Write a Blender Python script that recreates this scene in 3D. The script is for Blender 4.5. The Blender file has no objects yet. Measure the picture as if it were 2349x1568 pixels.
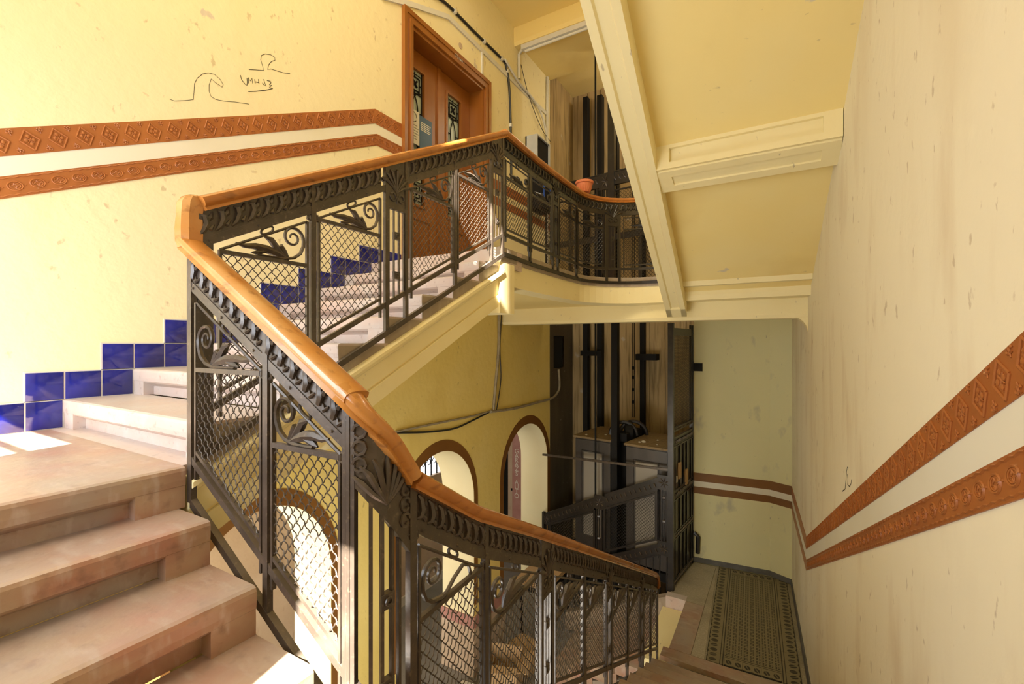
import bpy, bmesh, math, random
from mathutils import Vector, Matrix
random.seed(7)
PI = math.pi
sc = bpy.context.scene
C = sc.collection

# ------------------------------------------------------------------ camera, world, lights, exposure
cam = bpy.data.cameras.new('camera'); camo = bpy.data.objects.new('camera', cam); C.objects.link(camo)
cam.lens = 16.0; cam.sensor_width = 36.0; cam.clip_start = 0.03; cam.clip_end = 100
cam.shift_y = 3.0/2349.0
camo.location = (0, 0, 0); camo.rotation_euler = (PI/2, 0, math.radians(30.3))
sc.camera = camo
sc.view_settings.view_transform = 'Standard'; sc.view_settings.look = 'None'
sc.view_settings.gamma = 1.0; sc.view_settings.use_curve_mapping = False
sc.view_settings.exposure = 0.19
w = bpy.data.worlds.new('world'); sc.world = w; w.use_nodes = True
w.node_tree.nodes['Background'].inputs[0].default_value = (0.75, 0.87, 1.0, 1)
w.node_tree.nodes['Background'].inputs[1].default_value = 1.0

def light(kind, name, loc, energy, color=(1, 1, 1), size=None, target=None, **kw):
    l = bpy.data.lights.new(name, kind); o = bpy.data.objects.new(name, l); C.objects.link(o)
    l.energy = energy; l.color = color; o.location = loc
    if kind == 'AREA':
        l.shape = 'RECTANGLE'; l.size = size[0]; l.size_y = size[1]
    if target is not None:
        d = Vector(target)-Vector(loc); o.rotation_euler = d.to_track_quat('-Z', 'Y').to_euler()
    for k, v in kw.items(): setattr(l, k, v)
    return o
SUN_DIR = Vector((-0.25, 0.95, -0.90)).normalized()
light('SUN', 'sun', (2, -8, 9), 65.0, (1.0, 0.95, 0.86), target=Vector((2, -8, 9))+SUN_DIR, angle=math.radians(0.6))
# daylight of the stair window behind the camera and of the street door, plus added fills above and below
light('AREA', 'stair_window_light', (-2.0, -0.66, 0.45), 84, (0.84, 0.93, 1.05), (2.2, 1.5), (-1.2, 5, 1.3))
light('AREA', 'upper_fill_light', (-1.6, 0.2, 5.0), 128, (1.0, 0.89, 0.66), (2.6, 1.6), (-1.4, 4.2, 1.0))  # added fill for the upper landing and door wall
light('AREA', 'lower_fill_light', (-2.2, 0.98, -2.5), 72, (1.0, 0.95, 0.85), (1.8, 1.2), (-1.6, 6, -2.9))  # added fill hung under the platform to brighten the lower stairwell
light('AREA', 'street_door_light', (-4.55, 0.35, -2.9), 88, (1.0, 0.97, 0.9), (1.2, 2.0), (-4.4, 6, -2.8))

light('POINT', 'shaft_fill_light', (-1.45, 7.25, 4.2), 26, (1.0, 0.90, 0.74), shadow_soft_size=0.06)  # added lamp, brightens the upper shaft boards

# ------------------------------------------------------------------ materials
def mk(name, base, layers=(), rough=0.8, bump=None, metallic=0.0, coat=0.0, spec=0.5, coord='pos', emit=None, wear=None):
    """layers: (scale, stretch xyz, lo, hi, colour, strength[, detail])"""
    m = bpy.data.materials.new(name); m.use_nodes = True
    nt = m.node_tree; n = nt.nodes; bs = n['Principled BSDF']
    if coord == 'pos':
        src = n.new('ShaderNodeNewGeometry').outputs['Position']
    else:
        src = n.new('ShaderNodeTexCoord').outputs['Object']
    col = n.new('ShaderNodeRGB'); col.outputs[0].default_value = (*base, 1); cur = col.outputs[0]
    for ly in layers:
        s, st, lo, hi, c, k = ly[:6]; det = ly[6] if len(ly) > 6 else 4
        mp = n.new('ShaderNodeMapping'); mp.inputs['Scale'].default_value = st
        mp.inputs['Location'].default_value = (random.random()*9, random.random()*9, random.random()*9)
        nt.links.new(src, mp.inputs[0])
        nz = n.new('ShaderNodeTexNoise'); nz.inputs['Scale'].default_value = s; nz.inputs['Detail'].default_value = det
        nt.links.new(mp.outputs[0], nz.inputs['Vector'])
        mr = n.new('ShaderNodeMapRange'); mr.inputs[1].default_value = lo; mr.inputs[2].default_value = hi
        mr.inputs[4].default_value = k; nt.links.new(nz.outputs[0], mr.inputs[0])
        mx = n.new('ShaderNodeMix'); mx.data_type = 'RGBA'
        nt.links.new(mr.outputs[0], mx.inputs[0]); nt.links.new(cur, mx.inputs[6]); mx.inputs[7].default_value = (*c, 1)
        cur = mx.outputs[2]
    if wear:   # trodden, dusty upper faces
        g = n.new('ShaderNodeNewGeometry'); sx = n.new('ShaderNodeSeparateXYZ'); nt.links.new(g.outputs['Normal'], sx.inputs[0])
        m1 = n.new('ShaderNodeMapRange'); m1.inputs[1].default_value = 0.6; m1.inputs[2].default_value = 0.95; nt.links.new(sx.outputs[2], m1.inputs[0])
        nz = n.new('ShaderNodeTexNoise'); nz.inputs['Scale'].default_value = 3.2; nz.inputs['Detail'].default_value = 7; nt.links.new(g.outputs['Position'], nz.inputs['Vector'])
        m2 = n.new('ShaderNodeMapRange'); m2.inputs[1].default_value = 0.15; m2.inputs[2].default_value = 0.85; m2.inputs[4].default_value = wear[1]; nt.links.new(nz.outputs[0], m2.inputs[0])
        mm = n.new('ShaderNodeMath'); mm.operation = 'MULTIPLY'; nt.links.new(m1.outputs[0], mm.inputs[0]); nt.links.new(m2.outputs[0], mm.inputs[1])
        mx = n.new('ShaderNodeMix'); mx.data_type = 'RGBA'; nt.links.new(mm.outputs[0], mx.inputs[0]); nt.links.new(cur, mx.inputs[6]); mx.inputs[7].default_value = (*wear[0], 1)
        cur = mx.outputs[2]
    nt.links.new(cur, bs.inputs['Base Color'])
    bs.inputs['Roughness'].default_value = rough; bs.inputs['Metallic'].default_value = metallic
    bs.inputs['Coat Weight'].default_value = coat; bs.inputs['Specular IOR Level'].default_value = spec
    if bump:
        bsz, bst, bd = bump[:3]; bstr = bump[3] if len(bump) > 3 else (1, 1, 1)
        mp = n.new('ShaderNodeMapping'); mp.inputs['Scale'].default_value = bstr; nt.links.new(src, mp.inputs[0])
        nz = n.new('ShaderNodeTexNoise'); nz.inputs['Scale'].default_value = bsz; nz.inputs['Detail'].default_value = 5
        nt.links.new(mp.outputs[0], nz.inputs['Vector'])
        bp = n.new('ShaderNodeBump'); bp.inputs['Strength'].default_value = bst; bp.inputs['Distance'].default_value = bd
        nt.links.new(nz.outputs[0], bp.inputs['Height']); nt.links.new(bp.outputs[0], bs.inputs['Normal'])
    if emit:
        bs.inputs['Emission Color'].default_value = (*emit[0], 1); bs.inputs['Emission Strength'].default_value = emit[1]
    return m
A1 = (1, 1, 1)
M = {}
YEL = (0.87, 0.77, 0.475)
M['plaster'] = mk('plaster_yellow', YEL, [
    (1.3, A1, 0.42, 0.75, (0.88, 0.78, 0.50), 0.55), (2.2, (1, 1, .5), 0.55, 0.8, (0.80, 0.66, 0.35), 0.5),
    (14, (1, .55, .9), 0.70, 0.73, (0.62, 0.47, 0.26), 0.5, 8), (34, (1, .5, .35), 0.66, 0.72, (0.50, 0.38, 0.2), 0.55, 6), (3.1, A1, 0.735, 0.75, (0.62, 0.53, 0.44), 0.8, 7)],
    rough=0.72, bump=(16, 0.32, 0.012), spec=0.35)
M['plaster_gold'] = mk('plaster_golden', (0.85, 0.665, 0.21), [
    (1.3, A1, 0.42, 0.75, (0.87, 0.71, 0.29), 0.6), (2.2, (1, 1, .5), 0.55, 0.8, (0.66, 0.47, 0.11), 0.45),
    (30, (1, .5, .35), 0.68, 0.74, (0.45, 0.33, 0.12), 0.5, 6), (2.6, A1, 0.74, 0.76, (0.60, 0.50, 0.35), 0.8, 6)],
    rough=0.72, bump=(16, 0.3, 0.012), spec=0.35)
M['plaster_cream'] = mk('plaster_cream', (0.885, 0.80, 0.585), [
    (2.0, (1, 1, .3), 0.5, 0.8, (0.70, 0.56, 0.34), 0.55), (4, (1, 1, .3), 0.54, 0.78, (0.62, 0.46, 0.27), 0.5, 8), (18, (1, 1, .5), 0.665, 0.70, (0.45, 0.32, 0.18), 0.5, 8),
    (40, (1, .6, .25), 0.70, 0.75, (0.40, 0.28, 0.16), 0.55, 6)], rough=0.75, bump=(14, 0.28, 0.01), spec=0.3)
M['plaster_green'] = mk('plaster_pale_green', (0.78, 0.73, 0.42), [
    (2.0, A1, 0.5, 0.75, (0.72, 0.70, 0.42), 0.5), (5, (1, 1, .6), 0.62, 0.74, (0.42, 0.40, 0.33), 0.55, 7),
    (30, (1, .5, .4), 0.70, 0.75, (0.35, 0.3, 0.22), 0.6, 6)], rough=0.75, bump=(14, 0.25, 0.01))
M['ceiling'] = mk('ceiling_paint', (0.93, 0.745, 0.31), [
    (1.6, A1, 0.45, 0.75, (0.93, 0.78, 0.38), 0.6), (3.0, A1, 0.70, 0.715, (0.66, 0.57, 0.47), 0.75, 7), (1.1, A1, 0.58, 0.75, (0.78, 0.57, 0.20), 0.5, 7),
    (26, (.4, 1, 1), 0.71, 0.75, (0.50, 0.38, 0.20), 0.5, 6)], rough=0.7, bump=(10, 0.2, 0.01))
M['stringer'] = mk('stringer_paint', (0.92, 0.80, 0.45), [
    (2.0, A1, 0.5, 0.8, (0.84, 0.69, 0.33), 0.6), (24, (1, .5, .5), 0.69, 0.74, (0.42, 0.33, 0.2), 0.6, 6)], rough=0.65, bump=(18, 0.15, 0.006))
M['band'] = mk('border_brown', (0.36, 0.115, 0.028), [
    (3, A1, 0.4, 0.8, (0.46, 0.16, 0.035), 0.7), (40, A1, 0.7, 0.76, (0.62, 0.40, 0.22), 0.5, 6)], rough=0.42, bump=(60, 0.15, 0.002))
M['bandlight'] = mk('border_pale_stripe', (0.80, 0.75, 0.60), [(3, A1, 0.5, 0.8, (0.74, 0.66, 0.47), 0.5)], rough=0.7)
M['iron'] = mk('cast_iron', (0.060, 0.045, 0.034), [
    (14, A1, 0.45, 0.75, (0.115, 0.086, 0.062), 0.7), (60, A1, 0.58, 0.75, (0.20, 0.145, 0.095), 0.6, 5)],
    rough=0.30, bump=(90, 0.25, 0.002), metallic=0.1, spec=0.6, wear=((0.22, 0.18, 0.135), 0.7))
M['iron_black'] = mk('cast_iron_black', (0.016, 0.013, 0.011), [
    (10, A1, 0.5, 0.8, (0.042, 0.033, 0.024), 0.7)], rough=0.30, bump=(70, 0.2, 0.002), metallic=0.1, spec=0.6, wear=((0.09, 0.075, 0.06), 0.6))
M['wood'] = mk('handrail_wood', (0.44, 0.155, 0.030), [
    (6, A1, 0.4, 0.7, (0.55, 0.215, 0.04), 0.8), (38, (1, .25, 1), 0.55, 0.75, (0.20, 0.07, 0.018), 0.75, 7),
    (3.5, A1, 0.56, 0.75, (0.62, 0.31, 0.10), 0.55)], rough=0.24, bump=(60, 0.12, 0.002), coat=0.35)
M['woodworn'] = mk('handrail_wood_worn', (0.52, 0.215, 0.045), [
    (5, A1, 0.42, 0.66, (0.60, 0.34, 0.13), 0.75), (34, (.25, 1, 1), 0.55, 0.72, (0.26, 0.10, 0.03), 0.75, 7)],
    rough=0.27, bump=(60, 0.12, 0.002), coat=0.3)
M['marble'] = mk('red_marble', (0.37, 0.24, 0.155), [
    (3.0, A1, 0.40, 0.70, (0.46, 0.19, 0.125), 0.85), (5, (1, 1, 1.6), 0.42, 0.72, (0.47, 0.35, 0.22), 0.8),
    (2.4, A1, 0.52, 0.70, (0.40, 0.36, 0.31), 0.7, 6), (20, A1, 0.57, 0.74, (0.22, 0.12, 0.08), 0.6, 8),
    (9, (1, 2.5, 1), 0.54, 0.74, (0.58, 0.47, 0.40), 0.6, 9)], rough=0.36, bump=(22, 0.22, 0.008), spec=0.45, wear=((0.41, 0.355, 0.31), 0.8))
M['marblepale'] = mk('pale_pink_marble', (0.55, 0.45, 0.40), [  # paler copy of the marble, light on the upper steps put into the colour
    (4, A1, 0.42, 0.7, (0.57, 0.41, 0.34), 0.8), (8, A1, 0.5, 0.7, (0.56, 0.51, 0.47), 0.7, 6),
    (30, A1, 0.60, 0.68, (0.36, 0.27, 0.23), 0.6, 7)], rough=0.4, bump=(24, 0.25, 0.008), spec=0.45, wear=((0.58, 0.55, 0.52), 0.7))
M['stone'] = mk('step_end_stone', (0.36, 0.29, 0.215), [
    (6, A1, 0.45, 0.75, (0.25, 0.19, 0.13), 0.7), (22, (1, 1, .3), 0.55, 0.75, (0.48, 0.40, 0.31), 0.6, 6)], rough=0.6, bump=(26, 0.3, 0.006))
M['bluetile'] = mk('blue_glazed_tile', (0.006, 0.009, 0.13), [
    (5, A1, 0.4, 0.7, (0.014, 0.022, 0.29), 0.8), (16, A1, 0.55, 0.8, (0.05, 0.045, 0.24), 0.5), (48, (1, .5, 2), 0.70, 0.76, (0.35, 0.4, 0.7), 0.6, 6)],
    rough=0.10, bump=(7, 0.10, 0.01), coat=0.6)
M['grout'] = mk('grout', (0.62, 0.59, 0.54), rough=0.9)
M['doorwood'] = mk('door_brown', (0.31, 0.108, 0.016), [
    (5, (1, 1, .15), 0.4, 0.75, (0.23, 0.072, 0.010), 0.7)], rough=0.33, bump=(30, 0.08, 0.002, (1, 1, .1)), coat=0.2)
M['glass'] = mk('frosted_glass', (0.42, 0.50, 0.46), [(9, A1, 0.4, 0.8, (0.52, 0.60, 0.54), 0.6)], rough=0.25, spec=0.6)
M['black'] = mk('black_paint', (0.010, 0.009, 0.008), rough=0.65, spec=0.2)
M['void'] = mk('dark_void', (0.006, 0.005, 0.004), rough=1.0)
M['white'] = mk('white_plastic', (0.72, 0.70, 0.64), [(9, A1, 0.5, 0.8, (0.55, 0.50, 0.42), 0.5)], rough=0.5)
M['cable'] = mk('black_cable', (0.018, 0.017, 0.016), rough=0.45)
M['greycable'] = mk('grey_cable', (0.36, 0.30, 0.20), [(20, A1, 0.4, 0.8, (0.20, 0.16, 0.10), 0.7)], rough=0.7)
M['paper'] = mk('paper', (0.78, 0.77, 0.72), rough=0.7)
M['blue'] = mk('blue_print', (0.012, 0.075, 0.17), rough=0.35)
M['greyprint'] = mk('grey_print', (0.30, 0.29, 0.27), rough=0.7)
M['ink'] = mk('black_ink', (0.05, 0.042, 0.02), rough=0.8)
M['shaft'] = mk('shaft_boards', (0.48, 0.35, 0.17), [
    (3, (1, 1, .25), 0.42, 0.7, (0.30, 0.205, 0.09), 0.85), (26, (1, 1, .06), 0.5, 0.7, (0.12, 0.08, 0.035), 0.7, 7),
    (3.2, A1, 0.66, 0.70, (0.50, 0.45, 0.36), 0.7, 7)], rough=0.8, bump=(30, 0.25, 0.006, (1, 1, .08)))
M['shaftdark'] = mk('shaft_dark_wall', (0.085, 0.066, 0.04), [
    (3, (1, 1, .3), 0.4, 0.75, (0.15, 0.115, 0.06), 0.8), (30, A1, 0.70, 0.74, (0.5, 0.45, 0.38), 0.7, 6)], rough=0.75, bump=(14, 0.2, 0.008))
M['carbody'] = mk('car_dark_wood', (0.05, 0.043, 0.038), [(8, (1, 1, .2), 0.4, 0.75, (0.085, 0.075, 0.066), 0.7)], rough=0.4)
M['carpanel'] = mk('car_panel', (0.32, 0.29, 0.24), [(6, A1, 0.4, 0.75, (0.32, 0.29, 0.24), 0.7)], rough=0.35)
M['cartop'] = mk('car_dusty_top', (0.25, 0.175, 0.085), [(18, A1, 0.5, 0.7, (0.14, 0.095, 0.05), 0.7, 6), (40, A1, 0.68, 0.72, (0.6, 0.55, 0.45), 0.8, 4)], rough=0.9)
M['terracotta'] = mk('terracotta', (0.62, 0.19, 0.085), [(20, A1, 0.5, 0.8, (0.70, 0.27, 0.14), 0.5)], rough=0.55)
M['concrete'] = mk('terrazzo', (0.40, 0.355, 0.26), [
    (60, A1, 0.5, 0.65, (0.52, 0.47, 0.36), 0.8, 3), (3, A1, 0.45, 0.75, (0.26, 0.225, 0.16), 0.7)], rough=0.5, bump=(50, 0.1, 0.002))
M['asphalt'] = mk('hall_floor_grey', (0.20, 0.195, 0.19), [(3, A1, 0.4, 0.75, (0.28, 0.27, 0.26), 0.8), (50, A1, 0.6, 0.7, (0.13, 0.13, 0.13), 0.6)], rough=0.6)
M['hallwall'] = mk('hall_wall_brown', (0.50, 0.38, 0.27), [
    (3, A1, 0.4, 0.75, (0.60, 0.48, 0.37), 0.8), (9, (1, 1, .5), 0.6, 0.75, (0.34, 0.22, 0.13), 0.7, 6)], rough=0.8, bump=(16, 0.3, 0.01))
M['skirting'] = mk('skirting_shadow_dark', (0.12, 0.115, 0.105), [(8, A1, 0.5, 0.75, (0.2, 0.19, 0.17), 0.7)], rough=0.7)  # dark tone holds the shadow line along the landing walls
M['arch'] = mk('arch_border_brown', (0.20, 0.082, 0.014), [(3, A1, 0.4, 0.8, (0.27, 0.115, 0.02), 0.7)], rough=0.5)
M['jamb'] = mk('arch_jamb_cream', (0.86, 0.78, 0.50), [(3, A1, 0.5, 0.8, (0.82, 0.71, 0.42), 0.5)], rough=0.7, bump=(14, 0.15, 0.008))
M['signred'] = mk('sign_pink_wood', (0.42, 0.20, 0.17), [(6, A1, 0.4, 0.7, (0.48, 0.26, 0.22), 0.7)], rough=0.6)
M['signtext'] = mk('sign_lettering', (0.75, 0.70, 0.62), rough=0.7)
M['cardboard'] = mk('cardboard', (0.52, 0.34, 0.17), [(4, A1, 0.4, 0.75, (0.60, 0.42, 0.24), 0.7)], rough=0.8)
M['boxwhite'] = mk('pale_board', (0.62, 0.57, 0.50), rough=0.7)
M['metalgrey'] = mk('grey_box_metal', (0.52, 0.53, 0.52), [(8, A1, 0.5, 0.8, (0.42, 0.43, 0.42), 0.5)], rough=0.45, metallic=0.1)
M['red'] = mk('red_plastic', (0.5, 0.03, 0.025), rough=0.4)
M['bluewire'] = mk('blue_wire', (0.03, 0.09, 0.4), rough=0.4)
M['daylightpane'] = mk('bright_pane', (0.8, 0.8, 0.8), rough=0.4, emit=((0.95, 0.97, 1.0), 2.6))

def tile_mat(name, kind):
    """patterned cement tile: pattern in the tile's own x / y (metres, centred)"""
    m = bpy.data.materials.new(name); m.use_nodes = True
    nt = m.node_tree; n = nt.nodes; bs = n['Principled BSDF']; S = 0.172
    tc = n.new('ShaderNodeTexCoord'); sp = n.new('ShaderNodeSeparateXYZ'); nt.links.new(tc.outputs['Object'], sp.inputs[0])
    def ma(op, a, b=None, c=None):
        x = n.new('ShaderNodeMath'); x.operation = op
        for i, v in enumerate((a, b, c)):
            if v is None: continue
            if isinstance(v, (int, float)): x.inputs[i].default_value = v
            else: nt.links.new(v, x.inputs[i])
        return x.outputs[0]
    x = ma('DIVIDE', sp.outputs[0], S); y = ma('DIVIDE', sp.outputs[1], S)
    ax, ay = ma('ABSOLUTE', x), ma('ABSOLUTE', y)
    if kind == 'field':
        # grid of small squares with a cross flower and a light outline line
        fx = ma('ABSOLUTE', ma('SUBTRACT', ma('FRACT', ma('MULTIPLY', ma('ADD', x, 0.5), 3.0)), 0.5))
        fy = ma('ABSOLUTE', ma('SUBTRACT', ma('FRACT', ma('MULTIPLY', ma('ADD', y, 0.5), 3.0)), 0.5))
        cell = ma('LESS_THAN', ma('MAXIMUM', fx, fy), 0.34)
        plus = ma('LESS_THAN', ma('MINIMUM', fx, fy), 0.07)
        dark = ma('MULTIPLY', cell, ma('SUBTRACT', 1.0, plus))
        ring = ma('LESS_THAN', ma('ABSOLUTE', ma('SUBTRACT', ma('SQRT', ma('ADD', ma('MULTIPLY', x, x), ma('MULTIPLY', y, y))), 0.17)), 0.035)
        edge = ma('GREATER_THAN', ax, 0.455)
        f = ma('MULTIPLY', ma('MULTIPLY', dark, ma('SUBTRACT', 1.0, ring)), ma('SUBTRACT', 1.0, edge))
    else:
        # border tile: two leaves on a lobed dark edge, light ground, stripes on the inner side (+x)
        def leaf(cy, side):
            dy = ma('SUBTRACT', y, cy); dx = ma('ADD', x, 0.14)
            u = ma('ADD', dx, ma('MULTIPLY', dy, 0.6)); v = ma('SUBTRACT', dy, ma('MULTIPLY', dx, 0.45))
            r = ma('ADD', ma('POWER', ma('DIVIDE', u, 0.24), 2), ma('POWER', ma('DIVIDE', v, 0.17), 2))
            vein = ma('GREATER_THAN', ma('ABSOLUTE', v), 0.022)
            return ma('MULTIPLY', ma('LESS_THAN', r, 1.0), vein)
        lv = ma('MAXIMUM', leaf(-0.25, 1), leaf(0.25, 1))
        lobe = ma('LESS_THAN', x, ma('ADD', -0.40, ma('MULTIPLY', ma('ABSOLUTE', ma('SINE', ma('MULTIPLY', ma('ADD', y, 0.5), 2*PI))), -0.06)))
        st = ma('MAXIMUM', ma('LESS_THAN', ma('ABSOLUTE', ma('SUBTRACT', x, 0.27)), 0.022), ma('LESS_THAN', ma('ABSOLUTE', ma('SUBTRACT', x, 0.42)), 0.03))
        f = ma('MAXIMUM', ma('MAXIMUM', lv, lobe), st)
    nz = n.new('ShaderNodeTexNoise'); nz.inputs['Scale'].default_value = 5
    geo = n.new('ShaderNodeNewGeometry'); nt.links.new(geo.outputs['Position'], nz.inputs['Vector'])
    mx = n.new('ShaderNodeMix'); mx.data_type = 'RGBA'; nt.links.new(f, mx.inputs[0])
    mx.inputs[6].default_value = (0.27, 0.225, 0.13, 1); mx.inputs[7].default_value = (0.016, 0.014, 0.011, 1)
    m2 = n.new('ShaderNodeMix'); m2.data_type = 'RGBA'; nt.links.new(ma('MULTIPLY', nz.outputs[0], 0.3), m2.inputs[0])
    nt.links.new(mx.outputs[2], m2.inputs[6]); m2.inputs[7].default_value = (0.12, 0.10, 0.07, 1)
    nt.links.new(m2.outputs[2], bs.inputs['Base Color']); bs.inputs['Roughness'].default_value = 0.5
    return m
M['tilefield'] = tile_mat('cement_tile_field', 'field'); M['tileborder'] = tile_mat('cement_tile_border', 'border')

# ------------------------------------------------------------------ mesh helpers
class MB:
    def __init__(s): s.v = []; s.f = []
    def add(s, vs, fs):
        b = len(s.v); s.v += [tuple(p) for p in vs]; s.f += [tuple(b+i for i in f) for f in fs]; return s
    def box(s, x0, y0, z0, x1, y1, z1):
        return s.add([(x0,y0,z0),(x1,y0,z0),(x1,y1,z0),(x0,y1,z0),(x0,y0,z1),(x1,y0,z1),(x1,y1,z1),(x0,y1,z1)],
                     [(0,3,2,1),(4,5,6,7),(0,1,5,4),(1,2,6,5),(2,3,7,6),(3,0,4,7)])
    def hexa(s, bot, top):   # two quads (4 pts each, counter-clockwise seen from above)
        return s.add(list(bot)+list(top), [(0,3,2,1),(4,5,6,7),(0,1,5,4),(1,2,6,5),(2,3,7,6),(3,0,4,7)])
    def prism(s, poly, fn0, fn1):   # polygon (2-D) mapped by two functions
        n = len(poly)
        return s.add([fn0(*p) for p in poly]+[fn1(*p) for p in poly],
                     [tuple(range(n-1, -1, -1)), tuple(range(n, 2*n))]+[(i, (i+1) % n, n+(i+1) % n, n+i) for i in range(n)])
    def rings(s, rings, closed=True, caps=True):
        n = len(rings[0]); fs = []
        for k in range(len(rings)-1):
            for i in range(n if closed else n-1):
                j = (i+1) % n
                fs.append((k*n+i, k*n+j, (k+1)*n+j, (k+1)*n+i))
        if caps and closed:
            fs.append(tuple(range(n-1, -1, -1))); fs.append(tuple((len(rings)-1)*n+i for i in range(n)))
        return s.add([p for r in rings for p in r], fs)
    def tube(s, pts, r, n=6, flat=None, ref=(0, 0, 1), caps=True):
        """tube along 3-D points; r scalar or list; flat=(axis, factor) widens along axis"""
        P = [Vector(p) for p in pts]; rings = []
        prev = None
        for i, p in enumerate(P):
            t = (P[min(i+1, len(P)-1)]-P[max(i-1, 0)])
            if t.length < 1e-9: t = Vector((0, 0, 1))
            t.normalize()
            if flat is not None: a = Vector(flat[0]); a = (a-t*a.dot(t))
            else:
                a = prev if prev is not None else Vector(ref)
                a = a-t*a.dot(t)
                if a.length < 1e-4: a = Vector((1, 0.3, 0.1)); a = a-t*a.dot(t)
            a.normalize(); prev = a
            b = t.cross(a); rr = r[i] if isinstance(r, (list, tuple)) else r
            ka = flat[1] if flat is not None else 1.0
            rings.append([p+a*(rr*ka*math.cos(2*PI*k/n))+b*(rr*math.sin(2*PI*k/n)) for k in range(n)])
        return s.rings(rings, caps=caps)
    def lathe(s, prof, c, n=24):
        return s.rings([[(c[0]+r*math.cos(2*PI*k/n), c[1]+r*math.sin(2*PI*k/n), c[2]+z) for k in range(n)] for r, z in prof])
    def build(s, name, mat, parent=None, smooth=False, label=None, kind=None, origin=None):
        o = Vector(origin) if origin is not None else (wloc(parent) if parent else Vector((0, 0, 0)))
        me = bpy.data.meshes.new(name); me.from_pydata([tuple(Vector(p)-o) for p in s.v], [], s.f); me.update()
        bm = bmesh.new(); bm.from_mesh(me); bmesh.ops.recalc_face_normals(bm, faces=bm.faces); bm.to_mesh(me); bm.free()
        if mat is not None: me.materials.append(M[mat] if isinstance(mat, str) else mat)
        if smooth:
            for p in me.polygons: p.use_smooth = True
            me.set_sharp_from_angle(angle=math.radians(40))
        ob = bpy.data.objects.new(name, me); C.objects.link(ob)
        if parent: ob.parent = parent; ob.location = o-wloc(parent)
        else: ob.location = o
        if label: ob['label'] = label
        if kind: ob['kind'] = kind
        return ob
def wloc(o):
    v = Vector((0, 0, 0))
    while o is not None: v = v+o.location; o = o.parent
    return v
def tag(o, label=None, cat=None, group=None, kind=None):
    if label: o['label'] = label
    if cat: o['category'] = cat
    if group: o['group'] = group
    if kind: o['kind'] = kind
    return o
def thing(name, loc, label=None, cat=None, group=None, kind=None):
    o = bpy.data.objects.new(name, None); C.objects.link(o); o.location = loc; o.empty_display_size = 0.1
    return tag(o, label, cat, group, kind)
def inst(src, name, parent, loc, rot=(0, 0, 0), scale=(1, 1, 1)):
    o = bpy.data.objects.new(name, src.data if hasattr(src, 'data') else src); C.objects.link(o)
    o.parent = parent; o.location = Vector(loc)-(wloc(parent) if parent else Vector((0, 0, 0))); o.rotation_euler = rot; o.scale = scale
    return o
def lerp(a, b, t): return a+(b-a)*t
def interp(tab, s):
    if s <= tab[0][0]:
        (a, b), (c, d) = tab[0], tab[1]
    elif s >= tab[-1][0]:
        (a, b), (c, d) = tab[-2], tab[-1]
    else:
        for i in range(len(tab)-1):
            if tab[i][0] <= s <= tab[i+1][0]: (a, b), (c, d) = tab[i], tab[i+1]; break
    return b+(d-b)*(s-a)/(c-a)

# ------------------------------------------------------------------ levels and plan
def LV(k): return -0.30+0.15*k
XW = -3.30                      # left wall face
ZL, ZT, ZG = LV(7), -3.30, -4.20   # upper landing, tiled landing, ground hall
def xr(y): return 0.505-0.0465*y   # right wall face
NEAR = -0.72
def nose3(k): return 0.889+0.305*k
F2X = {-1: -1.872, -2: -1.659, -3: -1.39, -4: -1.116, -5: -0.845}
def nose1(k):                    # F1 noses, k = -19 (lowest) .. -6
    i = k+19
    return 4.661-0.31*i if i <= 4 else 3.421-0.289*(i-4)
def x1(y): return -1.087+0.043*(4.661-y)
YF = 7.35

# ------------------------------------------------------------------ the setting: walls
# left wall with the house door above and three arches below
ARCH = [(2.00, 0.58, 0.72), (4.04, 0.66, 0.79), (6.11, 0.70, 0.85)]   # centre y, inner half, outer half
ASP, ARI, ARO = -1.93, 0.70, 0.83
T = 0.50
mb = MB()
D0, D1, DZ = 3.58, 4.865, 3.263
def yz(mb, x, y0, z0, y1, z1): mb.add([(x, y0, z0), (x, y1, z0), (x, y1, z1), (x, y0, z1)], [(0, 1, 2, 3)])
for (y0, z0, y1, z1) in [(NEAR, -0.9, 3.03, 5.6), (3.03, ZL-0.05, D0, 5.6), (D0, DZ, D1, 5.6), (D1, ZL-0.05, 6.9, 5.6)]:
    yz(mb, XW, y0, z0, y1, z1)
yz(mb, XW-T, NEAR, -0.9, 8.4, 5.6)
def archz(c, h, rise, y): return ASP+rise*math.sqrt(max(0, 1-((y-c)/h)**2))
wall_left = mb.build('wall_left', 'plaster', kind='structure')
mb = MB()
yz(mb, XW, 3.03, -0.9, 6.9, ZL-0.05)
yz(mb, XW-T, NEAR, -0.9, 8.4, ZL)
edges = [NEAR]
for c, hi, ho in ARCH: edges += [c-hi, c+hi]
edges.append(6.9)
for i in range(0, len(edges), 2):
    for x in (XW, XW-T): yz(mb, x, edges[i], ZG, edges[i+1], -0.9)
for c, hi, ho in ARCH:
    n = 24; ys = [c-hi*math.cos(PI*k/n) for k in range(n+1)]
    for x in (XW, XW-T):
        for a, b in zip(ys, ys[1:]):
            mb.add([(x, a, archz(c, hi, ARI, a)), (x, b, archz(c, hi, ARI, b)), (x, b, -0.9), (x, a, -0.9)], [(0, 1, 2, 3)])
wall_lower = mb.build('wall_left_lower', 'plaster_gold', kind='structure')
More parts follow.
